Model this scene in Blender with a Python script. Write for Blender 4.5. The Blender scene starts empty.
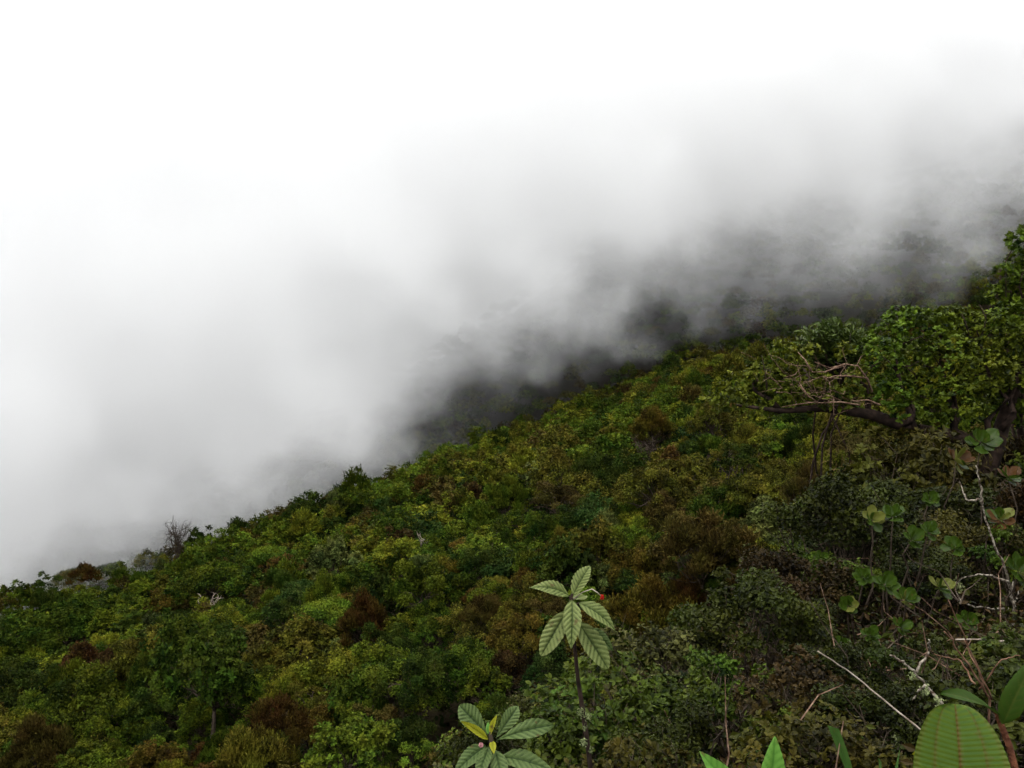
import bpy, math
import numpy as np
from mathutils import Vector

# ------------------------------------------------------------------ camera, sky, sun, exposure
S = bpy.context.scene
COL = S.collection
W, H = 1024, 768
F = 852.0
PITCH = math.radians(-6.0)
cam_d = bpy.data.cameras.new('camera')
cam_d.sensor_width = 36.0
cam_d.lens = 36.0 * F / W
cam_d.clip_start = 0.05
cam_d.clip_end = 6000
cam = bpy.data.objects.new('camera', cam_d)
COL.objects.link(cam)
cam.location = (0, 0, 0)
cam.rotation_euler = (math.radians(90) + PITCH, 0, 0)
S.camera = cam

SUN_EL, SUN_AZ = 52.0, 250.0            # degrees, azimuth clockwise from +y: high on the left, veiled
world = bpy.data.worlds.new('World')
S.world = world
world.use_nodes = True
wn, wl = world.node_tree.nodes, world.node_tree.links
wn.clear()
sky = wn.new('ShaderNodeTexSky')
sky.sky_type = 'NISHITA'
sky.sun_disc = False
sky.sun_elevation = math.radians(SUN_EL)
sky.sun_rotation = math.radians(SUN_AZ)
sky.altitude = 2400
ovc = wn.new('ShaderNodeMix'); ovc.data_type = 'RGBA'
ovc.inputs[0].default_value = 0.88       # closed cloud deck over the blue sky
wtc = wn.new('ShaderNodeTexCoord')
wsep = wn.new('ShaderNodeSeparateXYZ'); wl.new(wtc.outputs['Generated'], wsep.inputs[0])
wcr = wn.new('ShaderNodeValToRGB')        # an overcast dome is brighter overhead than at the horizon
wcr.color_ramp.elements[0].position = 0.0; wcr.color_ramp.elements[0].color = (0.186, 0.189, 0.193, 1)
wcr.color_ramp.elements[1].position = 1.0; wcr.color_ramp.elements[1].color = (1.0, 1.0, 1.0, 1)
_e = wcr.color_ramp.elements.new(0.42); _e.color = (0.235, 0.237, 0.240, 1)
wl.new(wsep.outputs[2], wcr.inputs[0])
wmul = wn.new('ShaderNodeMix'); wmul.data_type = 'RGBA'; wmul.blend_type = 'MULTIPLY'
wmul.inputs[0].default_value = 1.0
wmul.inputs[7].default_value = (44.0, 44.0, 44.0, 1)
wnz = wn.new('ShaderNodeTexNoise'); wnz.inputs['Scale'].default_value = 2.6; wnz.inputs['Detail'].default_value = 5
wl.new(wtc.outputs['Generated'], wnz.inputs['Vector'])
wmr = wn.new('ShaderNodeMapRange'); wmr.inputs[1].default_value = 0.3; wmr.inputs[2].default_value = 0.7
wmr.inputs[3].default_value = 0.90; wmr.inputs[4].default_value = 1.10    # uneven cloud deck
wl.new(wnz.outputs['Fac'], wmr.inputs[0])
wm2 = wn.new('ShaderNodeMix'); wm2.data_type = 'RGBA'; wm2.blend_type = 'MULTIPLY'; wm2.inputs[0].default_value = 1.0
wl.new(wcr.outputs[0], wm2.inputs[6]); wl.new(wmr.outputs[0], wm2.inputs[7])
wl.new(wm2.outputs[2], wmul.inputs[6])
wl.new(wmul.outputs[2], ovc.inputs[7])
wl.new(sky.outputs[0], ovc.inputs[6])
bg = wn.new('ShaderNodeBackground'); bg.inputs[1].default_value = 0.10
wl.new(ovc.outputs[2], bg.inputs[0])
wo = wn.new('ShaderNodeOutputWorld')
wl.new(bg.outputs[0], wo.inputs[0])

sun_d = bpy.data.lights.new('sun', 'SUN')
sun_d.energy = 1.5
sun_d.angle = math.radians(40)
sun_d.color = (1, 0.97, 0.92)
sun = bpy.data.objects.new('sun', sun_d)
COL.objects.link(sun)
_az, _el = math.radians(SUN_AZ), math.radians(SUN_EL)
_sd = Vector((math.sin(_az) * math.cos(_el), math.cos(_az) * math.cos(_el), math.sin(_el)))
sun.rotation_euler = _sd.to_track_quat('Z', 'Y').to_euler()
sun.location = _sd * 300

S.render.engine = 'CYCLES'
S.view_settings.view_transform = 'Standard'
S.view_settings.look = 'None'
S.view_settings.exposure = 0.38
S.view_settings.gamma = 1.0
S.view_settings.use_curve_mapping = False
cy = S.cycles
cy.max_bounces = 26
cy.diffuse_bounces = 1
cy.glossy_bounces = 1
cy.transmission_bounces = 2
cy.transparent_max_bounces = 8
cy.volume_bounces = 24
cy.volume_step_rate = 2.0
cy.volume_max_steps = 256
cy.use_adaptive_sampling = True
cy.adaptive_threshold = 0.035
cy.use_denoising = True
try:
    cy.denoiser = 'OPENIMAGEDENOISE'
    cy.denoising_input_passes = 'RGB_ALBEDO_NORMAL'
except Exception:
    pass

# ------------------------------------------------------------------ the land, as height functions (camera eye = z 0)
RC = np.array([-60.0, 170.0])
RN = np.array([-0.508, 0.861])           # points over the far side of the ridge
CP, SP = math.cos(PITCH), math.sin(PITCH)

def wob(x, y, s, seed=0.0):
    return (np.sin(x / s + 1.3 + seed) * np.cos(y / (s * 1.17) + 0.4 * seed) + 0.5 * np.sin((x + y) / (s * 0.53) + seed * 2.1)) / 1.5

def ridge_s(x, y):
    return RN[0] * (x - RC[0]) + RN[1] * (y - RC[1])

def h_forest(x, y):
    s = ridge_s(x, y)
    b = np.maximum(0, s + 8)
    z = 0.346 * x - 0.1026 * y - 14.8 - 6.0
    z = z + 1.6 * wob(x, y, 17.0) + 1.0 * wob(x, y, 8.0, 2.0)
    z = z + 4.0 * np.exp(-((s + 10) / 42.0) ** 2) - 0.30 * np.maximum(0, x - 50) + 0.15 * np.clip(-60 - x, 0, 90)
    return z - 0.011 * b * b / (1 + b / 60.0)

def h_far(x, y):
    cr = np.clip(400 + 0.9 * x, 370, 620)                # the crest, nearer where the spur runs down to the left
    z = -40.0 + 0.22 * (x + 12) + 0.447 * (np.minimum(y, cr) - 330) - 0.3 * np.maximum(0, y - cr)
    return np.maximum(z + 5 * wob(x, y, 38.0, 1.0) + 2 * wob(x, y, 17.0, 3.0), -150)

def h_bluff(x, y):
    yp = np.maximum(0, y)
    line = 0.45 * yp - 0.3
    d = np.maximum(0, line - x)
    r = np.maximum(0, x - line)
    far = np.maximum(0, y - 14)
    z = -1.65 - 0.17 * yp - 0.5 * d - 0.05 * d * d + 0.10 * np.minimum(r, 30) - 0.06 * far * far / (1 + far / 40)
    return np.maximum(z + 0.08 * wob(x, y, 1.3, 5.0) + 0.15 * wob(x, y, 3.1, 1.0), -120)

def h_ground(x, y):
    x = np.asarray(x, float); y = np.asarray(y, float)
    a = np.maximum(h_forest(x, y), h_far(x, y))
    b = h_bluff(x, y)
    k = 1.2
    m = np.maximum(a, b)
    return m + k * np.log1p(np.exp(-np.abs(a - b) / k)) * 0.3

def gz(x, y):
    return float(h_ground(x, y))

def ray(px, py):
    cx, cyy = (px - W / 2) / F, (H / 2 - py) / F
    v = np.array([cx, CP - cyy * SP, SP + cyy * CP])
    return v / v[1]                       # unit step in y

def at(px, py, y):
    return ray(px, py) * y

def hit(px, py, lift=0.0, y0=2.0, y1=700.0):
    r = ray(px, py)
    ys = np.geomspace(y0, y1, 1500)
    dz = r[2] * ys - (h_ground(r[0] * ys, ys) + lift)
    i = np.argmax(dz < 0)
    y = ys[i]
    return r[0] * y, y, gz(r[0] * y, y)

def project(x, y, z):
    """pixel of a world point"""
    dy = y * CP + z * SP
    dz = -y * SP + z * CP
    return W / 2 + F * x / dy, H / 2 - F * dz / dy, dy

# ------------------------------------------------------------------ mesh and object helpers
def new_mesh(name, V, faces, mats, mat_idx=None, attrs=None, smooth=False):
    """faces: list of (n,k) int arrays"""
    me = bpy.data.meshes.new(name)
    V = np.asarray(V, np.float32)
    me.vertices.add(len(V))
    me.vertices.foreach_set('co', V.ravel())
    faces = [np.asarray(f, np.int32) for f in faces if len(f)]
    nl = sum(f.size for f in faces)
    npoly = sum(len(f) for f in faces)
    me.loops.add(nl)
    me.loops.foreach_set('vertex_index', np.concatenate([f.ravel() for f in faces]))
    me.polygons.add(npoly)
    tot = np.concatenate([np.full(len(f), f.shape[1], np.int32) for f in faces])
    st = np.concatenate([[0], np.cumsum(tot)[:-1]]).astype(np.int32)
    me.polygons.foreach_set('loop_start', st)
    me.polygons.foreach_set('loop_total', tot)
    if mat_idx is not None:
        me.polygons.foreach_set('material_index', np.asarray(mat_idx, np.int32))
    me.polygons.foreach_set('use_smooth', np.full(npoly, smooth))
    for m in mats:
        me.materials.append(m)
    for k, a in (attrs or {}).items():
        a = np.asarray(a, np.float32)
        if a.ndim == 2:
            at_ = me.attributes.new(k, 'FLOAT_VECTOR', 'POINT'); at_.data.foreach_set('vector', a.ravel())
        else:
            at_ = me.attributes.new(k, 'FLOAT', 'POINT'); at_.data.foreach_set('value', a)
    me.update()
    me.validate()
    return me

def link(name, data, parent=None):
    o = bpy.data.objects.new(name, data)
    COL.objects.link(o)
    if parent is not None:
        o.parent = parent
    return o

def tag(o, label, cat, group=None, kind=None):
    if label: o['label'] = label
    if cat: o['category'] = cat
    if group: o['group'] = group
    if kind: o['kind'] = kind
    return o

class Geo:
    """collects vertices / faces / a float attribute 'tint' and 'luv' """
    def __init__(s):
        s.v, s.f, s.t, s.m, s.n = [], [], [], [], 0
    def add(s, V, faces, tint=0.5, mi=0):
        V = np.asarray(V, float)
        for f in faces:
            s.f.append(np.asarray(f, np.int64) + s.n)
            s.m.append(np.full(len(f), mi))
        s.v.append(V)
        s.t.append(np.broadcast_to(np.asarray(tint, float), (len(V),)))
        s.n += len(V)
    def mesh(s, name, mats, smooth=False):
        return new_mesh(name, np.concatenate(s.v), s.f, mats, np.concatenate(s.m), {'tint': np.concatenate(s.t)}, smooth)

def norm(a):
    return a / np.maximum(np.linalg.norm(a, axis=-1, keepdims=True), 1e-9)

def tube(g, pts, rad, sides=6, tint=0.5, mi=0):
    P = np.asarray(pts, float)
    R = np.broadcast_to(np.asarray(rad, float), (len(P),))
    T = norm(np.gradient(P, axis=0))
    up = np.where(np.abs(T[:, 2:3]) > 0.9, np.array([[1.0, 0, 0]]), np.array([[0, 0, 1.0]]))
    A = norm(np.cross(T, up)); B = np.cross(T, A)
    an = np.arange(sides) * 2 * math.pi / sides
    V = P[:, None] + R[:, None, None] * (np.cos(an)[None, :, None] * A[:, None] + np.sin(an)[None, :, None] * B[:, None])
    V = V.reshape(-1, 3)
    i = np.arange(len(P) - 1)[:, None] * sides
    j = np.arange(sides)[None]
    q = np.stack([i + j, i + (j + 1) % sides, i + sides + (j + 1) % sides, i + sides + j], -1).reshape(-1, 4)
    n = len(V)
    V = np.concatenate([V, P[[0, -1]]])
    jj = np.arange(sides)
    c0 = np.stack([np.full(sides, n), (jj + 1) % sides, jj], -1)
    b = (len(P) - 1) * sides
    c1 = np.stack([np.full(sides, n + 1), b + jj, b + (jj + 1) % sides], -1)
    g.add(V, [q, np.concatenate([c0, c1])], tint, mi)

def wiggle(rng, a, b, n=6, amp=0.1, sag=0.0):
    a = np.asarray(a, float); b = np.asarray(b, float)
    t = np.linspace(0, 1, n)[:, None]
    L = np.linalg.norm(b - a)
    P = a + (b - a) * t
    w = np.cumsum(rng.normal(size=(n, 3)), 0)
    w = w - w[0] - (w[-1] - w[0]) * t
    P = P + w * amp * L / math.sqrt(n)
    P[:, 2] += sag * L * 4 * (t * (1 - t))[:, 0]
    return P

def leaves_simple(g, P, N, D, L, Wd, tint, mi=0):
    """rhombic leaf cards; P base, N normal, D axis"""
    N = norm(N); S_ = norm(np.cross(N, D)); D = norm(np.cross(S_, N))
    L = np.broadcast_to(L, (len(P),))[:, None]; Wd = np.broadcast_to(Wd, (len(P),))[:, None]
    a = P
    b = P + D * L * 0.5 + S_ * Wd * 0.5 + N * L * 0.06
    c = P + D * L - N * L * 0.10
    d = P + D * L * 0.5 - S_ * Wd * 0.5 + N * L * 0.06
    V = np.stack([a, b, c, d], 1).reshape(-1, 3)
    q = np.arange(len(P) * 4).reshape(-1, 4)
    g.add(V, [q], np.repeat(np.broadcast_to(tint, (len(P),)), 4), mi)

def leaves_oval(g, P, N, D, L, Wd, tint, fold=0.18, droop=0.15, wide=0.62, mi=0):
    """rounded leaves folded on the midrib: 2 rows of 3 quads"""
    N = norm(N); S_ = norm(np.cross(N, D)); D = norm(np.cross(S_, N))
    n = len(P)
    L = np.broadcast_to(L, (n,))[:, None]; Wd = np.broadcast_to(Wd, (n,))[:, None]
    us = [0.0, 0.28, wide + 0.08, 1.0]
    ws = [0.06, 0.42, 0.46, 0.03]
    rows = []
    for u, w in zip(us, ws):
        mid = P + D * L * u - N * L * droop * u * u
        e = N * Wd * w * fold * 2
        rows.append([mid - S_ * Wd * w + e, mid, mid + S_ * Wd * w + e])
    V = np.stack([x for r in rows for x in r], 1).reshape(-1, 3)
    base = (np.arange(n) * 12)[:, None]
    qs = []
    for r in range(3):
        for c in range(2):
            o = r * 3 + c
            qs.append(np.concatenate([base + o, base + o + 1, base + o + 4, base + o + 3], 1))
    g.add(V, [np.concatenate(qs)], np.repeat(np.broadcast_to(tint, (n,)), 12), mi)

def rand_unit(rng, n):
    return norm(rng.normal(size=(n, 3)))

# ------------------------------------------------------------------ materials
def mat(name):
    m = bpy.data.materials.new(name); m.use_nodes = True
    nt = m.node_tree; nt.nodes.clear()
    out = nt.nodes.new('ShaderNodeOutputMaterial')
    return m, nt, out

def leaf_mat(name, c, c2=None, rough=0.65, spec=0.04, trans=0.12, var=0.35):
    """leaf: colour runs between c and c2 with the leaf's own tint; each plant shifts a little"""
    m, nt, out = mat(name)
    N, L = nt.nodes, nt.links
    if c2 is None:
        c2 = tuple(min(1, v * 1.7) for v in c)
    att = N.new('ShaderNodeAttribute'); att.attribute_name = 'tint'
    mix = N.new('ShaderNodeMix'); mix.data_type = 'RGBA'
    mix.inputs[6].default_value = (*c, 1); mix.inputs[7].default_value = (*c2, 1)
    L.new(att.outputs['Fac'], mix.inputs[0])
    oi = N.new('ShaderNodeObjectInfo')
    mr = N.new('ShaderNodeMapRange'); mr.inputs[3].default_value = 1 - var; mr.inputs[4].default_value = 1 + var
    L.new(oi.outputs['Random'], mr.inputs[0])
    hsv = N.new('ShaderNodeHueSaturation')
    L.new(mr.outputs[0], hsv.inputs['Value'])
    L.new(mix.outputs[2], hsv.inputs['Color'])
    tc = N.new('ShaderNodeTexCoord')
    hz = N.new('ShaderNodeTexNoise'); hz.inputs['Scale'].default_value = 0.6; hz.inputs['Detail'].default_value = 3
    L.new(tc.outputs['Object'], hz.inputs['Vector'])
    hm = N.new('ShaderNodeMapRange'); hm.inputs[1].default_value = 0.3; hm.inputs[2].default_value = 0.7
    hm.inputs[3].default_value = 0.462; hm.inputs[4].default_value = 0.530
    L.new(hz.outputs['Fac'], hm.inputs[0]); L.new(hm.outputs[0], hsv.inputs['Hue'])
    p = N.new('ShaderNodeBsdfPrincipled')
    p.inputs['Roughness'].default_value = rough
    p.inputs['Specular IOR Level'].default_value = spec
    L.new(hsv.outputs[0], p.inputs['Base Color'])
    tr = N.new('ShaderNodeBsdfTranslucent')
    L.new(hsv.outputs[0], tr.inputs[0])
    ms = N.new('ShaderNodeMixShader'); ms.inputs[0].default_value = trans
    L.new(p.outputs[0], ms.inputs[1]); L.new(tr.outputs[0], ms.inputs[2])
    L.new(ms.outputs[0], out.inputs[0])
    return m

def bark_mat(name, c, c2, scale=6.0):
    m, nt, out = mat(name)
    N, L = nt.nodes, nt.links
    tc = N.new('ShaderNodeTexCoord')
    nz = N.new('ShaderNodeTexNoise'); nz.inputs['Scale'].default_value = scale; nz.inputs['Detail'].default_value = 5
    L.new(tc.outputs['Object'], nz.inputs['Vector'])
    cr = N.new('ShaderNodeValToRGB')
    cr.color_ramp.elements[0].position = 0.38; cr.color_ramp.elements[0].color = (*c, 1)
    cr.color_ramp.elements[1].position = 0.64; cr.color_ramp.elements[1].color = (*c2, 1)
    L.new(nz.outputs['Fac'], cr.inputs[0])
    p = N.new('ShaderNodeBsdfPrincipled'); p.inputs['Roughness'].default_value = 0.9
    p.inputs['Specular IOR Level'].default_value = 0.1
    L.new(cr.outputs[0], p.inputs['Base Color'])
    bp = N.new('ShaderNodeBump'); bp.inputs['Strength'].default_value = 0.6; bp.inputs['Distance'].default_value = 0.02
    L.new(nz.outputs['Fac'], bp.inputs['Height']); L.new(bp.outputs[0], p.inputs['Normal'])
    L.new(p.outputs[0], out.inputs[0])
    return m

M_BARK = bark_mat('bark', (0.025, 0.017, 0.012), (0.065, 0.050, 0.036))
M_BARK_DARK = bark_mat('dark_bark', (0.012, 0.008, 0.006), (0.035, 0.022, 0.016), 14)
M_BARK_PALE = bark_mat('pale_bark', (0.17, 0.13, 0.10), (0.34, 0.29, 0.24), 20)
M_BARK_RED = bark_mat('red_bark', (0.07, 0.034, 0.020), (0.16, 0.09, 0.06), 20)
M_BARK_TWIG = bark_mat('twig bark', (0.05, 0.026, 0.016), (0.17, 0.11, 0.075), 30)
M_BARK_MOTTLED = bark_mat('mottled_bark', (0.04, 0.025, 0.017), (0.27, 0.24, 0.19), 45)
M_LICHEN = leaf_mat('lichen', (0.10, 0.13, 0.05), (0.22, 0.25, 0.12), 0.9, 0.05)

def ground_mat():
    m, nt, out = mat('forest_floor')
    N, L = nt.nodes, nt.links
    tc = N.new('ShaderNodeTexCoord')
    nz = N.new('ShaderNodeTexNoise'); nz.inputs['Scale'].default_value = 1.7; nz.inputs['Detail'].default_value = 8
    L.new(tc.outputs['Object'], nz.inputs['Vector'])
    cr = N.new('ShaderNodeValToRGB')
    cr.color_ramp.elements[0].position = 0.35; cr.color_ramp.elements[0].color = (0.008, 0.005, 0.003, 1)
    cr.color_ramp.elements[1].position = 0.68; cr.color_ramp.elements[1].color = (0.016, 0.014, 0.005, 1)
    L.new(nz.outputs['Fac'], cr.inputs[0])
    p = N.new('ShaderNodeBsdfPrincipled'); p.inputs['Roughness'].default_value = 0.95
    p.inputs['Specular IOR Level'].default_value = 0.05
    L.new(cr.outputs[0], p.inputs['Base Color'])
    bp = N.new('ShaderNodeBump'); bp.inputs['Strength'].default_value = 0.8; bp.inputs['Distance'].default_value = 0.1
    L.new(nz.outputs['Fac'], bp.inputs['Height']); L.new(bp.outputs[0], p.inputs['Normal'])
    L.new(p.outputs[0], out.inputs[0])
    return m

# ------------------------------------------------------------------ terrain sheet
def make_terrain():
    u = np.linspace(-1, 1, 300)
    xs = np.sinh(u * 6.2) / math.sinh(6.2) * 2600
    v = np.linspace(-0.55, 1, 380)
    ys = np.sinh(v * 6.2) / math.sinh(6.2) * 2800
    X, Y = np.meshgrid(xs, ys)
    Z = h_ground(X, Y)
    V = np.stack([X, Y, Z], -1).reshape(-1, 3)
    nx, ny = len(xs), len(ys)
    i = (np.arange(ny - 1)[:, None] * nx + np.arange(nx - 1)[None]).ravel()
    q = np.stack([i, i + 1, i + 1 + nx, i + nx], -1)
    o = link('terrain', new_mesh('terrain', V, [q], [ground_mat()], smooth=True))
    tag(o, 'steep mountainside of dark leafy soil falling away to the left', 'terrain', kind='structure')
make_terrain()

# ------------------------------------------------------------------ the fog bank behind the ridge (a real volume)
def fog_mat():
    m, nt, out = mat('fog')
    N, L = nt.nodes, nt.links
    def math_(op, a, b=None, c=None, clamp=False):
        n = N.new('ShaderNodeMath'); n.operation = op; n.use_clamp = clamp
        for i, v in enumerate((a, b, c)):
            if v is None: continue
            if isinstance(v, (int, float)): n.inputs[i].default_value = v
            else: L.new(v, n.inputs[i])
        return n.outputs[0]
    geo = N.new('ShaderNodeNewGeometry')
    sep = N.new('ShaderNodeSeparateXYZ'); L.new(geo.outputs['Position'], sep.inputs[0])
    x, y, z = sep.outputs
    nz = N.new('ShaderNodeTexNoise'); nz.inputs['Scale'].default_value = FOG['nscale']; nz.inputs['Detail'].default_value = FOG['ndetail']
    nz.inputs['Roughness'].default_value = 0.55
    L.new(geo.outputs['Position'], nz.inputs['Vector'])
    n0 = math_('SUBTRACT', nz.outputs['Fac'], 0.5)
    # distance past the ridge
    s = math_('ADD', math_('MULTIPLY', x, float(RN[0])), math_('MULTIPLY', y, float(RN[1])))
    s = math_('SUBTRACT', s, float(RN @ RC))
    def band(v, a, b):
        n = N.new('ShaderNodeMapRange'); n.interpolation_type = 'SMOOTHSTEP'
        L.new(v, n.inputs[0]); n.inputs[1].default_value = a; n.inputs[2].default_value = b
        return n.outputs[0]
    lee = math_('MULTIPLY', band(x, -48.0, 8.0), math_('SUBTRACT', 1.0, band(x, 60.0, 135.0)))
    s = math_('ADD', s, math_('MULTIPLY', math_('MAXIMUM', math_('SUBTRACT', -68.0, x), 0.0), 0.2))
    # height over the cloud base, which climbs with the slope
    base = math_('MULTIPLY_ADD', math_('MINIMUM', x, 75.0), FOG['bslope'], FOG['bz'])
    base = math_('MULTIPLY_ADD', math_('MINIMUM', math_('SUBTRACT', x, 10.0), 0.0), 0.20, base)
    h = math_('SUBTRACT', z, base)
    h = math_('MULTIPLY_ADD', n0, FOG['hn'], h)
    lee = math_('MULTIPLY', lee, math_('SUBTRACT', 1.0, band(h, 8.0, 36.0)))
    s = math_('MULTIPLY_ADD', lee, -FOG['lee'], s)
    e = math_('MINIMUM', math_('MAXIMUM', math_('MULTIPLY', x, -1.0 / FOG['xfall']), -3.5), FOG['emax'])
    def band(v, a, b):
        n = N.new('ShaderNodeMapRange'); n.interpolation_type = 'SMOOTHSTEP'
        L.new(v, n.inputs[0]); n.inputs[1].default_value = a; n.inputs[2].default_value = b
        return n.outputs[0]
    fx = math_('POWER', 2.718, e)
    fx = math_('MULTIPLY', fx, math_('MULTIPLY_ADD', band(h, *FOG['thin']), FOG['hthin'], 1.0))
    fx = math_('MULTIPLY_ADD', band(h, *FOG['thick']), FOG['hthick'], fx)
    fx = math_('MULTIPLY_ADD', math_('MULTIPLY', band(h, 62.0, 110.0), band(x, 70.0, 190.0)), 1.6, fx)
    ramp = N.new('ShaderNodeMapRange'); ramp.interpolation_type = 'SMOOTHSTEP'
    L.new(h, ramp.inputs[0]); ramp.inputs[1].default_value = 0.0
    L.new(math_('ADD', math_('MULTIPLY', math_('MAXIMUM', x, -40), FOG['hw_x']), FOG['hw']), ramp.inputs[2])
    s2 = math_('MULTIPLY_ADD', n0, FOG['sn'], s)
    rs = N.new('ShaderNodeMapRange'); rs.interpolation_type = 'SMOOTHSTEP'
    L.new(s2, rs.inputs[0]); rs.inputs[1].default_value = FOG['s0']; rs.inputs[2].default_value = FOG['s1']
    re = N.new('ShaderNodeMapRange'); re.interpolation_type = 'SMOOTHSTEP'
    L.new(s2, re.inputs[0]); re.inputs[1].default_value = 260; re.inputs[2].default_value = 320
    re.inputs[3].default_value = 1; re.inputs[4].default_value = 0
    d = math_('MULTIPLY', math_('MULTIPLY', ramp.outputs[0], rs.outputs[0]), re.outputs[0])
    d = math_('MULTIPLY', d, fx)
    wisp = math_('MAXIMUM', math_('MULTIPLY_ADD', n0, FOG['wisp'], 1.0), 0.05)
    d = math_('MULTIPLY', d, wisp)
    d = math_('MULTIPLY', d, FOG['rho'])
    d = math_('MULTIPLY_ADD', band(s, 0.0, 50.0), FOG['veil'], d)        # thin mist under the cloud base
    vs = N.new('ShaderNodeVolumePrincipled')
    vs.inputs['Color'].default_value = (0.999, 0.999, 0.999, 1)
    vs.inputs['Anisotropy'].default_value = 0.0
    L.new(d, vs.inputs['Density'])
    L.new(vs.outputs[0], out.inputs['Volume'])
    return m

FOG = dict(nscale=0.036, ndetail=5, bslope=0.215, bz=-26, hn=100.0, xfall=115.0, lee=48.0, veil=0.0022, hw=14.0, hw_x=0.08,
           sn=90.0, s0=-4.0, s1=24.0, wisp=3.6, rho=0.0180, emax=0.6, thin=(70.0, 150.0), hthin=-0.75, thick=(22.0, 75.0), hthick=0.85)

def make_fog():
    # a slanted box, parallel to the ridge, wholly beyond it
    L_ = np.array([0.861, 0.508])
    def pt(a, s, z):
        p = RC + L_ * a + RN * s
        return (p[0], p[1], z)
    V = []
    for z in (-120, 260):
        V += [pt(-330, -45, z), pt(420, -45, z), pt(420, 335, z), pt(-330, 335, z)]
    F_ = [[0, 3, 2, 1], [4, 5, 6, 7], [0, 1, 5, 4], [1, 2, 6, 5], [2, 3, 7, 6], [3, 0, 4, 7]]
    m = fog_mat()
    o = link('fog', new_mesh('fog', V, [np.array(F_)], [m]))
    tag(o, 'thick white cloud bank rolling over the ridge from the upper left', 'fog', kind='stuff')
    return o
make_fog()
# ------------------------------------------------------------------ tree crowns
def limb_points(rng, centers, base, n_mid=1):
    """limbs from the trunk top to the clump centres"""
    out = []
    for c in centers:
        out.append(wiggle(rng, base, c, 5, 0.18, 0.04))
    return out

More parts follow.
